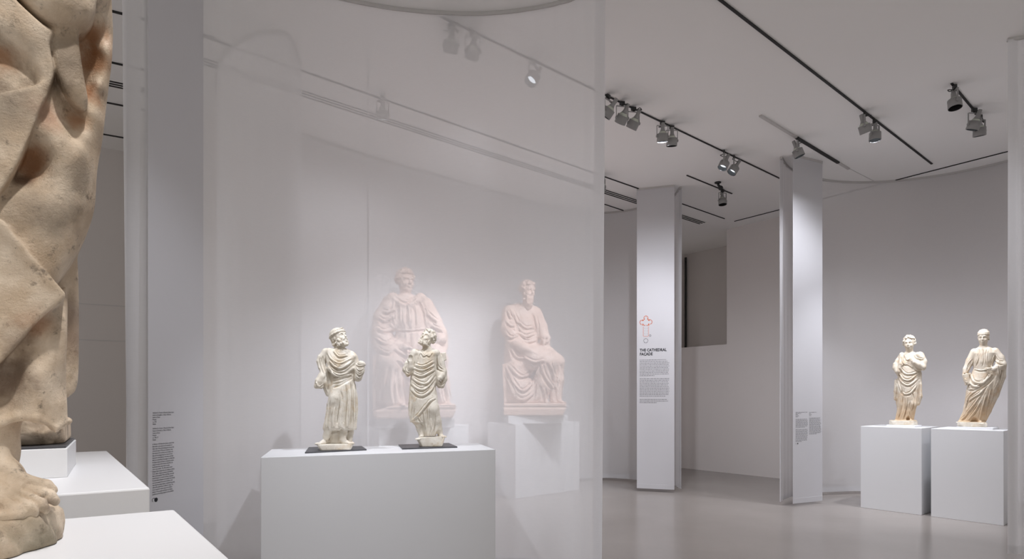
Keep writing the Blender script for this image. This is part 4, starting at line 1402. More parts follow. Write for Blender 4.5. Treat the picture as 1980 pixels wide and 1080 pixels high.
# ------------------------------------------------------------------ the two tan statues in the right niche
def statue_hands():
    S = Sculpt((300, -925, -110), (650, -180, 115), 2.9)
    # legs under the robe, feet
    S.tube(P4((455, 620, 0, 52), (440, 740, 12, 40), (405, 850, 6, 22)), 12)
    S.tube(P4((520, 620, 0, 50), (515, 740, 24, 36), (508, 850, 12, 22)), 12)
    foot(S, (412, -876, 0), (-.75, -.08, .6), 62, side=-1)
    foot(S, (505, -878, 14), (-.35, -.08, .9), 60, side=-1)
    # body
    S.loft(rows((322, 465, 515, -4, 26), (345, 430, 580, -2, 42), (385, 412, 604, 0, 54), (450, 405, 590, 4, 60), (520, 398, 570, 6, 64), (600, 392, 566, 6, 64),
                (700, 396, 556, 6, 60), (760, 398, 545, 4, 54)), 10,
           pleats([(-1.0, .15, .08, -560, -720), (-.5, .12, -.09, -560, -720), (0, .14, .08, -600, -740), (.5, .1, -.08, -580, -740), (2.7, .4, .05, -400, -700)]))
    S.loft(rows((720, 402, 540, 6, 52), (800, 392, 530, 8, 50), (872, 376, 520, 6, 46)), 8,
           pleats([(-1.1, .12, .12, -740, -830), (-.75, .1, -.14, -740, -830), (-.35, .1, .14, -740, -830), (0, .1, -.2, -740, -830), (.35, .1, .12, -740, -830), (.9, .12, -.12, -740, -830)]))
    S.ell((480, -880, 48), (16, 46, 30), 5, None, 'sub')
    # mantle tails
    S.tube(P4((392, 560, -5, 22), (388, 640, 0, 22), (380, 700, 4, 14)), 8)
    S.tube(P4((404, 640, -10, 22), (404, 730, -8, 20), (405, 795, -6, 11)), 8)
    S.tube(P4((565, 500, 5, 24), (568, 590, 10, 22), (572, 680, 8, 22), (560, 738, 8, 16)), 8)
    # left arm down across the hip
    S.tube(P4((436, 362, 0, 34), (405, 405, 6, 30), (384, 448, 22, 25), (392, 480, 38, 19)), 10)
    hand(S, (390, -474, 44), (.35, -.9, .15), (.5, .1, -.8), 66, .22, 1)
    S.tube(P4((378, 425, 20, 20), (372, 452, 26, 16), (388, 476, 34, 14)), 6)
    # right arm folded to the breast
    S.tube(P4((575, 362, 0, 36), (598, 410, 10, 32), (596, 448, 26, 28)), 10)
    S.tube(P4((594, 450, 30, 27), (560, 430, 52, 22), (528, 412, 64, 16)), 8)
    hand(S, (530, -412, 66), (-.75, .55, .2), (0, 0, -1), 52, .18, -1)
    head(S, (490, -262, 6), 122, rot(-12, 2, 3), None, 'curls', 12)
    # mantle roll from shoulder round the hips
    S.tube(P4((430, 350, 20, 22), (425, 420, 46, 20), (405, 480, 46, 20)), 8)
    S.tube(P4((555, 352, 24, 22), (590, 380, 28, 18)), 8)
    S.folds([ST((408, 480), (440, 540), (490, 552), (545, 510)), ST((402, 520), (440, 575), (490, 590), (560, 535)), ST((415, 450), (460, 500), (520, 500), (560, 480)),
             ST((400, 560), (430, 640), (455, 662)), ST((440, 620), (450, 660), (500, 650), (548, 590))], 7, k=4)
    S.folds([ST((430, 360), (440, 410), (480, 440)), ST((455, 350), (470, 390), (500, 385)), ST((415, 440), (470, 425), (540, 470)), ST((535, 350), (545, 375), (600, 390)), ST((520, 440), (550, 475), (605, 470))], 5, k=4)
    S.folds([ST((430, 680), (425, 760), (398, 860)), ST((470, 690), (462, 770), (432, 868)), ST((505, 650), (520, 720), (500, 800)), ST((490, 720), (478, 790), (486, 840)), ST((540, 600), (545, 680), (530, 790)),
             ST((560, 560), (556, 640), (548, 730)), ST((582, 560), (584, 640), (572, 730)), ST((384, 600), (380, 660), (376, 700))], 5, k=4)
    S.hull([(327, 878), (335, 872), (545, 868), (555, 880), (555, 908), (330, 908)], 62, -52, 3, 3, 'add', 4, 3)
    S.box((440, -930, 0), (400, 22, 300), 0, 0, None, 'sub')
    return S

def statue_book():
    S = Sculpt((855, -935, -115), (1290, -125, 125), 3.0)
    S.tube(P4((1040, 560, 0, 66), (1000, 700, 14, 52), (950, 830, 6, 30)), 14)
    S.tube(P4((1105, 560, 0, 62), (1105, 700, 0, 48), (1068, 850, 6, 28)), 14)
    foot(S, (930, -886, 4), (-.8, -.08, .6), 70, side=-1)
    foot(S, (1052, -890, 16), (.25, -.08, .9), 78, side=1)
    S.loft(rows((275, 1055, 1115, -2, 28), (300, 1020, 1160, 0, 44), (335, 1000, 1192, 2, 56), (400, 1002, 1172, 4, 60), (455, 1005, 1152, 4, 56), (500, 988, 1165, 4, 62), (560, 962, 1180, 6, 70),
                (640, 945, 1172, 6, 72), (720, 936, 1150, 6, 68), (800, 920, 1118, 6, 62), (878, 884, 1092, 4, 54)), 12,
           pleats([(-1.2, .15, .06, -560, -760), (-.7, .15, -.07, -600, -760), (.9, .2, -.05, -560, -760), (2.7, .4, .05, -400, -700), (-2.4, .4, .05, -400, -700)]))
    S.ell((1015, -900, 66), (34, 62, 42), 8, None, 'sub')
    # mantle hanging from the right forearm
    S.tube(P4((1240, 430, 0, 26), (1232, 520, -6, 28), (1180, 660, -10, 30), (1120, 790, -8, 28), (1090, 860, -6, 24)), 10)
    S.tube(P4((1190, 470, 24, 22), (1180, 560, 26, 24), (1155, 670, 22, 16)), 8)
    S.tube(P4((1160, 480, 30, 18), (1190, 550, 30, 16)), 6)
    # left arm with the book
    S.tube(P4((1012, 330, 0, 36), (975, 400, 2, 32), (948, 460, 16, 27)), 12)
    S.tube(P4((946, 462, 18, 26), (938, 510, 32, 22), (942, 548, 44, 17)), 8)
    S.box((962, -540, 38), (34, 46, 12), 3, 3, rot(25, 0, 12))
    S.box((962, -540, 38), (27, 52, 7), 2, 1, rot(25, 0, 12), 'sub')
    S.box((965, -540, 38), (31, 43, 8), 2, 2, rot(25, 0, 12))
    hand(S, (938, -540, 46), (.25, -.7, .5), (.7, .3, .1), 58, .6, 1)
    # right arm across the waist
    S.tube(P4((1175, 330, 0, 36), (1215, 385, 4, 36), (1232, 430, 18, 32)), 12)
    S.tube(P4((1232, 432, 22, 34), (1195, 452, 48, 27), (1165, 465, 62, 19)), 8)
    hand(S, (1168, -464, 64), (-.9, -.05, .2), (.1, .2, -1), 62, .25, -1)
    S.tube(P4((1200, 420, 40, 24), (1195, 490, 44, 24), (1180, 545, 38, 14)), 8)
    head(S, (1085, -212, 6), 128, rot(-10, -6, 0), None, 'straight', 15)
    S.folds([ST((1012, 460), (1070, 472), (1150, 455))], 5, lift=1, k=3)
    S.folds([ST((985, 500), (1010, 560), (1080, 570), (1140, 500)), ST((970, 560), (1020, 600), (1100, 570), (1150, 500)), ST((962, 620), (1040, 610), (1120, 560), (1160, 510))], 9, k=5)
    S.folds([ST((950, 700), (1000, 650), (1080, 600), (1140, 545)), ST((940, 750), (985, 700), (1060, 650), (1110, 590)), ST((925, 850), (980, 780), (1040, 700), (1090, 620)),
             ST((905, 868), (970, 810), (1030, 740)), ST((960, 868), (1020, 790), (1070, 700)), ST((1050, 870), (1070, 780), (1105, 660)), ST((1090, 840), (1110, 740), (1140, 620)), ST((1120, 760), (1150, 680), (1190, 600)),
             ST((935, 780), (950, 730), (960, 690))], 6.5, k=5)
    S.folds([ST((1040, 300), (1045, 370), (1020, 440)), ST((1075, 310), (1080, 380), (1070, 440)), ST((1120, 310), (1110, 380), (1120, 440)), ST((1170, 350), (1150, 400), (1145, 450)),
             ST((1180, 350), (1205, 390), (1245, 400)), ST((1175, 390), (1205, 420), (1240, 425)), ST((1190, 440), (1200, 500), (1190, 550)), ST((990, 380), (960, 420), (945, 470)), ST((1000, 400), (975, 440), (960, 475)),
             ST((1235, 470), (1215, 560), (1165, 680)), ST((1215, 470), (1195, 560), (1150, 670))], 5, k=4)
    S.hull([(874, 888), (885, 880), (1100, 880), (1116, 892), (1114, 920), (876, 920)], 76, -60, 3, 3, 'add', 4, 7)
    S.box((1000, -942, 0), (400, 22, 300), 0, 0, None, 'sub')
    return S

ZR = 1.11
Y3 = 7.98
pl, loc, rz = placer(1640 + 441 / 4.153, 600 + 908 / 4.153, Y3, 4.153, ZR + 0.025, 441, -908)
statue('smaller tan marble statue of a curly-haired figure with one hand on its breast', statue_hands(), pl, loc, rz, M['marble_tan'], split_v=-873, base_mat=M['marble_white'])
Y4 = 7.42
pl, loc, rz = placer(1640 + 995 / 4.153, 600 + 920 / 4.153, Y4, 4.153, ZR + 0.028, 995, -920)
statue('larger tan marble statue of a smooth-haired figure holding a small book at the hip', statue_book(), pl, loc, rz, M['marble_tan'], split_v=-884, base_mat=M['marble_white'])
# ------------------------------------------------------------------ the two seated statues behind the curtain
def seated_mantle():
    S = Sculpt((95, -965, -190), (625, -70, 215), 3.8)
    # seat block
    S.hull([(128, 598), (210, 598), (210, 945), (150, 948), (128, 940)], 60, -150, 4, 4)
    S.hull([(150, 640), (480, 640), (480, 940), (150, 940)], 40, -150, 6, 4)
    # lower body: thighs come forward, shins hang in robes
    S.tube(P4((280, 560, -20, 85), (245, 610, 95, 78), (235, 640, 120, 70)), 22)
    S.tube(P4((385, 550, -20, 85), (470, 600, 95, 70), (495, 620, 120, 60)), 22)
    S.tube(P4((232, 645, 118, 66), (240, 760, 120, 60), (252, 860, 128, 52)), 18)
    S.tube(P4((495, 630, 112, 58), (505, 740, 112, 50), (520, 850, 122, 40)), 18)
    S.tube(P4((300, 640, 60, 70), (380, 760, 70, 90), (380, 860, 80, 85)), 30)
    S.tube(P4((200, 700, 70, 40), (205, 840, 80, 40)), 16)
    foot(S, (300, -878, 150), (.1, -.05, 1), 62, side=1)
    foot(S, (545, -880, 135), (.55, -.05, .8), 70, side=1)
    # torso
    S.loft(rows((236, 275, 365, -40, 50), (265, 225, 420, -35, 72), (320, 205, 440, -25, 88), (400, 230, 436, -10, 92), (450, 255, 432, -5, 84), (520, 245, 450, 0, 92), (580, 235, 470, 0, 96)), 16,
           pleats([(-.3, .07, .04, -300, -420), (-.1, .07, -.04, -300, -420), (.1, .07, .04, -300, -420), (.3, .07, -.04, -300, -420)]))
    # wide left sleeve
    S.tube(P4((235, 300, -30, 66), (190, 380, -15, 62), (178, 470, 10, 58), (205, 560, 50, 50)), 16)
    S.tube(P4((160, 400, -15, 34), (158, 520, 20, 34), (190, 610, 60, 32), (220, 650, 90, 26)), 12)
    S.tube(P4((210, 555, 60, 40), (260, 560, 110, 30), (310, 556, 140, 22)), 10)
    hand(S, (312, -556, 142), (.9, -.1, .3), (0, -1, .1), 70, .5, 1)
    # right arm with a closed hand at the thigh
    S.tube(P4((420, 305, -25, 60), (470, 390, -5, 52), (508, 460, 30, 44)), 14)
    S.tube(P4((512, 465, 35, 42), (515, 500, 70, 32), (505, 505, 100, 24)), 8)
    hand(S, (515, -490, 90), (-.5, -.4, .6), (0, -.9, -.3), 72, .9, -1)
    S.tube(P4((530, 480, 20, 30), (535, 540, 40, 24), (520, 590, 80, 20)), 8)
    head(S, (313, -158, -30), 136, rot(30, -2, 0), None, 'curls', 21)
    S.tube(P4((240, 262, 0, 34), (285, 300, 40, 22), (340, 305, 46, 20), (400, 262, 10, 34)), 14)
    S.tube(P4((228, 330, 20, 40), (245, 420, 30, 34)), 16); S.tube(P4((440, 400, 10, 36), (470, 520, 40, 30)), 16)
    S.folds([ST((250, 446), (340, 452), (436, 436))], 6, lift=1, k=3)
    S.folds([ST((250, 280), (240, 360), (258, 430)), ST((285, 310), (285, 370), (290, 430)), ST((330, 310), (335, 370), (335, 430)), ST((370, 310), (378, 370), (380, 430)), ST((400, 280), (425, 350), (432, 420)),
             ST((260, 250), (310, 285), (370, 255))], 7, k=5)
    S.folds([ST((160, 380), (200, 400), (245, 370)), ST((150, 440), (195, 460), (240, 440)), ST((150, 500), (200, 530), (250, 500)), ST((160, 560), (220, 590), (270, 545)), ST((180, 340), (215, 350), (250, 330)),
             ST((440, 350), (470, 380), (500, 400)), ST((460, 420), (495, 440), (530, 450))], 9, k=6)
    S.folds([ST((250, 560), (320, 600), (420, 580), (480, 560)), ST((270, 620), (340, 670), (430, 640)), ST((290, 680), (350, 730), (430, 690)), ST((215, 660), (200, 760), (200, 860)), ST((245, 680), (235, 780), (240, 870)),
             ST((285, 680), (290, 780), (310, 870)), ST((330, 720), (345, 800), (360, 870)), ST((400, 700), (410, 790), (420, 870)), ST((450, 660), (455, 770), (470, 870)), ST((500, 670), (500, 770), (515, 860)), ST((540, 700), (545, 790), (560, 860))], 9, k=6)
    S.hull([(240, 880), (592, 872), (596, 905), (575, 948), (150, 952), (150, 905)], 190, -150, 4, 4)
    S.box((350, -900, 195), (250, 5, 8), 2, 2, None, 'sub')
    S.box((350, -972, 0), (500, 22, 400), 0, 0, None, 'sub')
    return S

def seated_beard():
    S = Sculpt((850, -955, -180), (1265, -150, 200), 3.6)
    S.hull([(876, 648), (960, 648), (960, 935), (888, 935)], 80, -140, 4, 4)
    S.hull([(890, 660), (1130, 660), (1130, 935), (890, 935)], 50, -140, 6, 4)
    S.tube(P4((960, 590, -20, 72), (1060, 620, 70, 66), (1130, 640, 100, 56)), 20)
    S.tube(P4((1010, 580, -30, 68), (1120, 600, 30, 60), (1180, 635, 55, 50)), 20)
    S.tube(P4((1130, 645, 98, 54), (1110, 760, 95, 48), (1090, 855, 100, 40)), 16)
    S.tube(P4((1185, 640, 52, 46), (1185, 740, 60, 42), (1180, 850, 70, 36)), 16)
    S.tube(P4((960, 680, 60, 60), (990, 800, 70, 70), (1010, 850, 80, 60)), 26)
    foot(S, (1120, -868, 110), (.35, -.05, .9), 56, side=1)
    foot(S, (1190, -868, 80), (.7, -.05, .6), 60, side=1)
    S.loft(rows((290, 930, 1050, -40, 44), (320, 895, 1068, -36, 64), (390, 880, 1085, -28, 78), (470, 882, 1090, -18, 80), (520, 890, 1085, -12, 78), (600, 885, 1095, -8, 84), (650, 880, 1100, -6, 84)), 14)
    # left arm, hand resting on the lap
    S.tube(P4((920, 350, -10, 52), (915, 440, 20, 48), (945, 520, 60, 40)), 14)
    S.tube(P4((945, 522, 62, 38), (1000, 560, 100, 26), (1045, 580, 118, 18)), 10)
    hand(S, (1045, -580, 118), (.9, -.35, .15), (.2, -.8, .1), 66, .3, 1)
    S.tube(P4((925, 540, 40, 36), (950, 620, 60, 34), (985, 650, 80, 24)), 12)
    # right arm, hand standing on a book at the knee
    S.tube(P4((1060, 350, -30, 46), (1095, 430, -10, 40), (1115, 480, 10, 32)), 12)
    S.tube(P4((1115, 482, 12, 30), (1130, 500, 40, 24)), 8)
    hand(S, (1128, -488, 36), (.15, -.8, .5), (-.6, -.2, .5), 66, .55, -1)
    S.box((1122, -560, 35), (22, 52, 30), 4, 4, rot(20, 0, 4))
    head(S, (1022, -224, 22), 110, rot(38, -8, 0), 'long', 'curls', 23)
    S.folds([ST((935, 340), (960, 400), (990, 470)), ST((965, 400), (1010, 440), (1060, 430)), ST((960, 460), (1010, 490), (1065, 470)), ST((985, 510), (1030, 520), (1070, 505)), ST((1060, 350), (1075, 420), (1080, 490)),
             ST((900, 400), (930, 430), (960, 420)), ST((895, 470), (930, 500), (970, 480)), ST((910, 340), (925, 380), (950, 380))], 8, k=5)
    S.folds([ST((900, 660), (950, 760), (1000, 800), (1060, 740), (1085, 660)), ST((920, 660), (980, 720), (1040, 700), (1080, 640)), ST((905, 720), (950, 820), (1000, 850), (1060, 810)), ST((1095, 640), (1120, 720), (1165, 785)),
             ST((1140, 640), (1165, 700), (1180, 760)), ST((1200, 650), (1200, 710), (1185, 770)), ST((1080, 770), (1075, 830), (1060, 866)), ST((1110, 780), (1120, 830), (1130, 866)), ST((1190, 780), (1190, 830), (1200, 862)),
             ST((940, 800), (950, 840), (960, 866)), ST((1000, 610), (1060, 640), (1120, 630)), ST((930, 560), (960, 610), (1010, 620))], 8, k=5)
    S.hull([(890, 872), (1232, 868), (1238, 890), (1218, 938), (985, 940), (888, 938)], 165, -140, 4, 4)
    S.box((1060, -893, 168), (200, 4, 7), 2, 2, None, 'sub')
    S.box((1060, -960, 0), (500, 22, 400), 0, 0, None, 'sub')
    return S

Y5, Y6 = 8.02, 9.3
PZ = HP + 0.12
pl, loc, rz = placer(680 + 365 / 3.0, 490 + 950 / 3.0, Y5, 3.0, PZ, 365, -950)
statue('rosy marble seated figure without a beard in a wide mantle, behind the sheer curtain', seated_mantle(), pl, loc, rz, M['marble_rose'], 'seated statues behind the sheer curtain', split_v=-878)
loc5 = loc
pl, loc, rz = placer(680 + 1062 / 3.0, 490 + 938 / 3.0, Y6, 3.0, PZ, 1062, -938)
statue('rosy marble seated figure with a long beard, behind the sheer curtain', seated_beard(), pl, loc, rz, M['marble_rose'], 'seated statues behind the sheer curtain', split_v=-868)
loc6 = loc
def plinth_under(c, w, d, rz, label):
    e1 = Vector((math.cos(rz), math.sin(rz), 0)); e2 = Vector((-math.sin(rz), math.cos(rz), 0))
    c = Vector((c.x, c.y, 0))
    box_thing('plinth', label, 'plinth', [tuple((c + e1 * a + e2 * b)[:2]) for a, b in ((-w / 2, -d / 2), (w / 2, -d / 2), (w / 2, d / 2), (-w / 2, d / 2))], HP, PZ, M['white_lacquer'], 0.003)
plinth_under(loc5 + Vector((0.02, -0.03, 0)), 1.0, 0.66, 0.16, 'white plinth block under the seated figure in a wide mantle')
plinth_under(loc6 + Vector((0.0, -0.03, 0)), 0.90, 0.72, 0.10, 'white plinth block under the seated long-bearded figure')
# ------------------------------------------------------------------ the large mottled statue in the left foreground
FX0, FY0 = 60.0, 0.85
f_phi = math.atan2((FX0 - CX) / F_PX, 1.0)
f_R0 = FY0 / math.cos(f_phi)
f_su = FY0 * math.cos(f_phi) / F_PX
f_sv = FY0 / F_PX
f_sw = f_sv * (0.5 + 0.5 * math.cos(f_phi))
F_V0 = -1082.0
def G(x, y, w, r=None):
    """picture position and depth -> figure units of the foreground statue"""
    b = f_R0 - w * f_sw
    a = b * math.tan(math.atan((x - CX) / F_PX) - f_phi)
    Y = b * math.cos(f_phi) - a * math.sin(f_phi)
    u = FX0 + a / f_su
    v = F_V0 + (HC + (HY - y) / F_PX * Y - HL) / f_sv
    return (u, v, w) if r is None else (u, v, w, r)
def GT(*pts):
    return [G(*p) for p in pts]

def big_statue():
    S = Sculpt((-300, -1090, -215), (260, 480, 275), 3.4)
    # core of the robed body (upper part rises out of the picture)
    S.loft([(G(0, y, 0)[1], (xl + xr) / 2, wc, (xr - xl) / 2, hd) for y, xl, xr, wc, hd in
            ((-395, -80, 70, -10, 60), (-330, -190, 150, -10, 95), (-180, -215, 160, 0, 125), (-60, -222, 168, 0, 110), (0, -222, 170, -22, 78), (120, -222, 166, -22, 72), (220, -217, 158, -22, 70),
             (320, -212, 150, -24, 66), (400, -208, 142, -26, 64), (480, -203, 120, -26, 64), (560, -193, 100, -26, 64), (700, -183, 96, -26, 64), (812, -180, 98, -26, 64))], 20)
    head(S, (-25, 360, 10), 215, rot(18, -4, 0), 'long', 'curls', 31, .7)
    S.tube([(-190, 190, -10, 70), (-235, 40, 10, 62), (-215, -60, 70, 52), (-140, -80, 120, 42)], 20)
    S.tube([(120, 190, -10, 70), (175, 60, 20, 60), (165, -20, 90, 50)], 20)
    # layered cloth, from the body outwards
    SH = lambda ctrl, poly, lip=10, k=4, back=-60: S.sheet(lambda x, y, w: G(x, y, w), ctrl, poly, lip, k, back)
    SH([(150, 500, -48), (150, 740, -48), (124, 600, -22), (124, 740, -22), (136, 620, -34)],
       [(112, 470), (146, 488), (153, 560), (153, 700), (149, 748), (138, 763), (126, 764), (112, 700)], 16, 8, -120)
    SH([(126, 600, 42), (128, 750, 42), (112, 620, 82), (105, 700, 90), (112, 780, 88), (96, 740, 97), (122, 805, 74), (84, 690, 92), (62, 640, 96), (56, 720, 100), (76, 745, 112), (70, 790, 112), (92, 790, 96),
        (22, 700, 66), (12, 760, 68), (36, 660, 82), (2, 806, 92), (30, 790, 92), (-40, 700, 100), (-40, 800, 102), (-140, 700, 92), (-140, 810, 92)],
       [(-210, 540), (60, 590), (118, 556), (130, 560), (131, 640), (128, 720), (131, 790), (130, 818), (118, 828), (104, 835), (88, 822), (70, 812), (35, 808), (0, 820), (-100, 826), (-210, 826)], 14, 6, -70)
    SH([(214, 60, 60), (204, 190, 54), (192, 290, 48), (184, 390, 44), (158, 452, 50), (172, 60, 62), (178, 110, 52), (172, 165, 54), (152, 225, 72), (144, 268, 88), (197, 30, 88), (201, 90, 88), (191, 160, 90), (176, 215, 96), (166, 262, 102),
        (110, 170, 104), (98, 225, 114), (122, 255, 116), (72, 258, 124), (110, 284, 124), (152, 300, 116), (54, 312, 66), (74, 322, 74), (38, 334, 72), (92, 330, 106), (60, 372, 116), (20, 396, 118), (104, 372, 122), (122, 420, 114), (90, 470, 114),
        (156, 390, 92), (40, 450, 112), (0, 425, 114), (104, 515, 96), (0, 240, 108), (-110, 250, 108), (-110, 500, 108), (0, 550, 104), (-150, 0, 108), (60, 0, 100), (130, 20, 96)],
       [(-225, -90), (190, -90), (216, -30), (221, 30), (221, 75), (217, 130), (209, 190), (201, 260), (190, 325), (185, 395), (172, 440), (150, 485), (110, 545), (60, 600), (-100, 620), (-225, 600)], 30, 10, -80)
    SH([(102, 62, 148), (98, 86, 146), (100, 130, 150), (86, 176, 148), (60, 35, 150), (30, 18, 148), (0, 8, 148), (0, 45, 148), (48, 58, 148), (72, 95, 144), (60, 78, 146), (32, 104, 122), (10, 132, 104), (44, 142, 108), (64, 150, 120), (0, 102, 118), (78, 130, 142), (-60, 130, 110), (-60, 40, 144), (-160, 60, 130), (0, 170, 100), (60, 176, 112)],
       [(-215, -70), (0, -50), (28, -8), (56, 20), (84, 44), (105, 57), (103, 66), (97, 82), (99, 100), (104, 118), (105, 136), (96, 165), (82, 200), (40, 215), (-215, 215)], 9, 4, -40)
    SH([(0, 182, 141), (34, 176, 142), (66, 167, 143), (90, 176, 148), (74, 214, 147), (52, 268, 145), (30, 315, 142), (4, 360, 138), (20, 250, 138), (-10, 300, 134), (40, 215, 141), (-100, 220, 130), (-100, 380, 128), (-20, 380, 134)],
       [(-215, 215), (-60, 190), (0, 177), (34, 170), (66, 162), (88, 152), (98, 160), (88, 185), (75, 218), (54, 270), (31, 320), (2, 367), (-50, 425), (-215, 440)], 8, 4, -40)
    SH([(125, 60, 132), (108, 90, 134), (142, 90, 134), (116, 125, 136), (150, 140, 132), (138, 165, 136), (162, 198, 122), (128, 110, 142), (146, 160, 138)],
       [(96, 78), (100, 44), (125, 36), (150, 42), (154, 80), (160, 125), (168, 168), (171, 190), (166, 208), (155, 204), (138, 188), (120, 162), (108, 136), (101, 108)], 14, 4, 0)
    SH([(112, 10, 168), (140, 22, 166), (166, 12, 156), (90, 4, 164), (60, -24, 158), (140, -40, 168), (180, -30, 140), (120, 40, 152), (150, 42, 146)],
       [(30, -100), (185, -100), (192, -40), (188, 0), (182, 26), (166, 42), (142, 51), (120, 52), (102, 44), (76, 24), (48, -4), (30, -30)], 18, 5, -40)
    S.tube(GT((118, -60, 182, 5), (124, 0, 184, 6), (118, 44, 170, 5)), 5, 'sub')
    S.tube(GT((152, -60, 180, 5), (158, 0, 176, 6), (150, 44, 162, 5)), 5, 'sub')
    SH([(0, 426, 142), (30, 458, 142), (62, 494, 142), (108, 548, 136), (124, 570, 130), (14, 480, 130), (44, 536, 126), (82, 572, 132), (0, 560, 122), (28, 618, 126), (0, 662, 128), (-60, 600, 118), (-100, 500, 124), (62, 608, 128), (-120, 700, 114), (-60, 420, 138), (-200, 440, 124)],
       [(-215, 430), (-60, 414), (0, 421), (30, 454), (62, 492), (98, 532), (122, 560), (128, 571), (118, 583), (90, 605), (60, 635), (30, 670), (0, 702), (-60, 760), (-215, 850)], 9, 4, 20)
    # hem lip and the shadowed opening under it
    S.tube(GT((-110, 822, 94, 6), (-40, 821, 102, 6), (0, 818, 92, 6), (34, 806, 94, 6), (70, 809, 108, 6), (104, 829, 86, 6), (126, 815, 60, 6)), 9)
    S.ell(G(78, 834, 90), (26, 13, 40), 5, None, 'sub')
    # shins
    S.tube(GT((-10, 800, 30, 50), (-5, 870, 40, 40), (-8, 930, 40, 40)), 14)
    S.tube(GT((-130, 800, 0, 50), (-140, 930, 10, 40)), 14)
    S.tube(GT((-80, 800, -70, 70), (-80, 990, -70, 70)), 20)
    # rough rock under the feet
    S.loft([(-1081, -62, 22, 180, 196), (-1050, -62, 22, 180, 196), (-1026, -62, 22, 176, 192), (-1016, -64, 22, 168, 184)], 6,
           lambda th, v: .03 * np.sin(th * 5 + 1) + .02 * np.sin(th * 11 + v * .05) + .012 * np.sin(th * 23 + v * .11))
    S.box((-60, -1104, 0), (500, 22, 400), 0, 0, None, 'sub')
    return S

def big_foot():
    S = Sculpt((-150, -1030, 10), (150, -800, 240), 2.2)
    S.tube(GT((-8, 868, 44, 40), (-20, 915, 50, 40), (-40, 940, 40, 40)), 14)
    S.tube(GT((-15, 905, 62, 38), (14, 925, 80, 32), (36, 942, 92, 24)), 14)
    S.tube(GT((-30, 945, 80, 36), (2, 960, 108, 30), (16, 966, 120, 24)), 14)
    toes = [((40, 926, 84, 13), (74, 936, 92, 11), (92, 940, 97, 12), (103, 947, 98, 9)),
            ((46, 944, 100, 12), (82, 953, 110, 10.5), (98, 960, 113, 12), (107, 968, 113, 9.5)),
            ((36, 955, 114, 12), (64, 966, 126, 10.5), (80, 975, 129, 12), (88, 984, 129, 9.5)),
            ((22, 963, 128, 12), (44, 974, 140, 10.5), (58, 982, 143, 12), (66, 990, 143, 9.5)),
            ((-4, 964, 136, 14), (16, 978, 150, 12.5), (29, 988, 153, 14), (37, 997, 153, 11))]
    for t in toes:
        S.tube(GT(*t), 2.2)
        a, b = t[2], t[3]
        S.ell(G((a[0] + b[0]) / 2 + 6, (a[1] + b[1]) / 2 - 1, a[2] + 8), (6.5, 4.5, 3.5), 1.2, rot(0, 0, -45))
    # sandal strap running to the outer toe
    S.tube(GT((-30, 880, 90, 10), (8, 905, 100, 9), (50, 925, 100, 9), (90, 938, 100, 10), (100, 944, 100, 7)), 4)
    # sole
    S.loft([(-1020, -15, 100, 96, 84), (-1010, -15, 100, 94, 82), (-1004, -18, 98, 88, 76)], 6, lambda th, v: .03 * np.sin(th * 4))
    return S

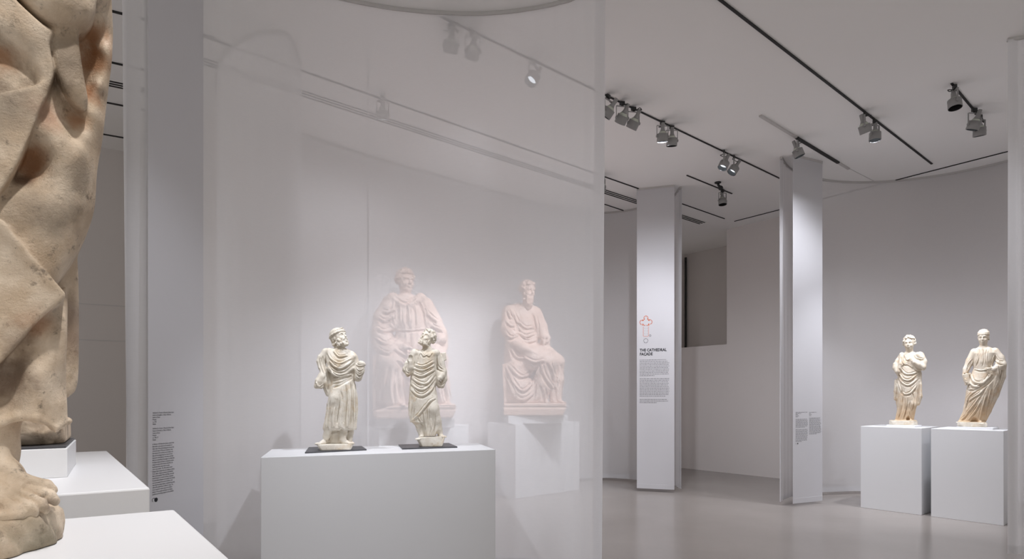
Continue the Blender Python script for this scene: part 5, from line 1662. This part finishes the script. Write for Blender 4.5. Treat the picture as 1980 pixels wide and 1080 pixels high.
def local(x, y, w):
    u, v, w = G(x, y, w)
    return ((u - FX0) * f_su, -w * f_sw, (v - F_V0) * f_sv)
RUST, UMBER, GREYS = srgb(158, 104, 60), srgb(98, 74, 56), srgb(146, 132, 115)
M['marble_old'] = marble('mottled_old_marble', srgb(198, 176, 150), srgb(226, 209, 187), srgb(98, 86, 74), srgb(140, 122, 102), 0.8, 7.0, 0.8, dark_amt=.85, grain=0.002, spots=[
    (local(176, 70, 60), .030, RUST, .8), (local(178, 120, 60), .028, RUST, .75), (local(168, 180, 62), .026, RUST, .7), (local(150, 240, 80), .022, RUST, .65), (local(62, 318, 80), .036, RUST, .75), (local(40, 345, 90), .02, UMBER, .8),
    (local(0, 118, 112), .03, RUST, .6), (local(80, 225, 112), .03, srgb(200, 150, 120), .6), (local(20, 730, 80), .05, UMBER, .75), (local(70, 620, 100), .03, RUST, .55), (local(140, 330, 100), .04, GREYS, .75), (local(80, 410, 118), .045, GREYS, .7),
    (local(20, 215, 140), .05, GREYS, .6), (local(120, 100, 140), .035, GREYS, .5), (local(140, 640, -30), .06, srgb(134, 112, 98), .6), (local(40, 660, 110), .03, UMBER, .4), (local(90, 1060, 150), .07, srgb(128, 124, 104), .6), (local(95, 975, 130), .02, UMBER, .5)])

root = empty('marble_statue', at(FX0, 768, FY0), -f_phi)
root.location.z = HL
tag(root, 'large mottled tan marble statue in heavy robes at the left edge, bare toes showing', 'statue')
pl = lambda V: np.stack([(V[:, 0] - FX0) * f_su, -V[:, 2] * f_sw, (V[:, 1] - F_V0) * f_sv], 1)
S = big_statue()
T = Sculpt.__new__(Sculpt); T.h, T.lo, T.n, T.ax = S.h, S.lo, S.n, S.ax
cut = S.ax[1][None, :, None] + 1016.0
T.F = np.maximum(S.F, cut); S.F = np.maximum(S.F, -cut)
big_base = link('base_rock', T.mesh('base_rock', pl), M['marble_old'], root)
big_fig = link('figure', S.mesh('figure', pl, 2), M['marble_old'], root)
big_ft = link('foot', big_foot().mesh('foot', pl, 2), M['marble_old'], root)
# its companion stands behind it on the second pedestal, only the rough base in sight
c = sum((Vector((*p, 0)) for p in PLINTH_Q), Vector()) / 4
pe1 = (Vector((*PLINTH_Q[1], 0)) - Vector((*PLINTH_Q[0], 0))).normalized()
mate = empty('marble_statue', (c.x, c.y, HL + 0.079), math.atan2(pe1.y, pe1.x))
tag(mate, 'tan marble statue with a rough base, mostly hidden behind the large draped statue', 'statue')
B = Sculpt((-270, -70, -190), (280, 24, 190), 5)
B.hull([(-240, 5), (-225, -4), (225, -6), (238, 6), (240, 62), (-240, 62)], 168, -160, 4, 6, 'add', 9, 4)
B.ell((236, -2, 120), (22, 13, 18), 8); B.ell((214, 2, 60), (30, 12, 40), 8); B.ell((150, -2, 140), (40, 10, 24), 8)
B.box((0, -82, 0), (400, 20, 400), 0, 0, None, 'sub')
link('base_rock', B.mesh('base_rock', lambda V: np.stack([V[:, 0], -V[:, 2], V[:, 1] + 62], 1) * 0.001), M['marble_old'], mate)
for src in (big_fig, big_ft):
    o = src.copy(); COL.objects.link(o); o.parent = mate
    o.location = (-0.045, 0.03, 0.062 - 66 * f_sv)
    o.rotation_euler = (0, 0, -0.1)
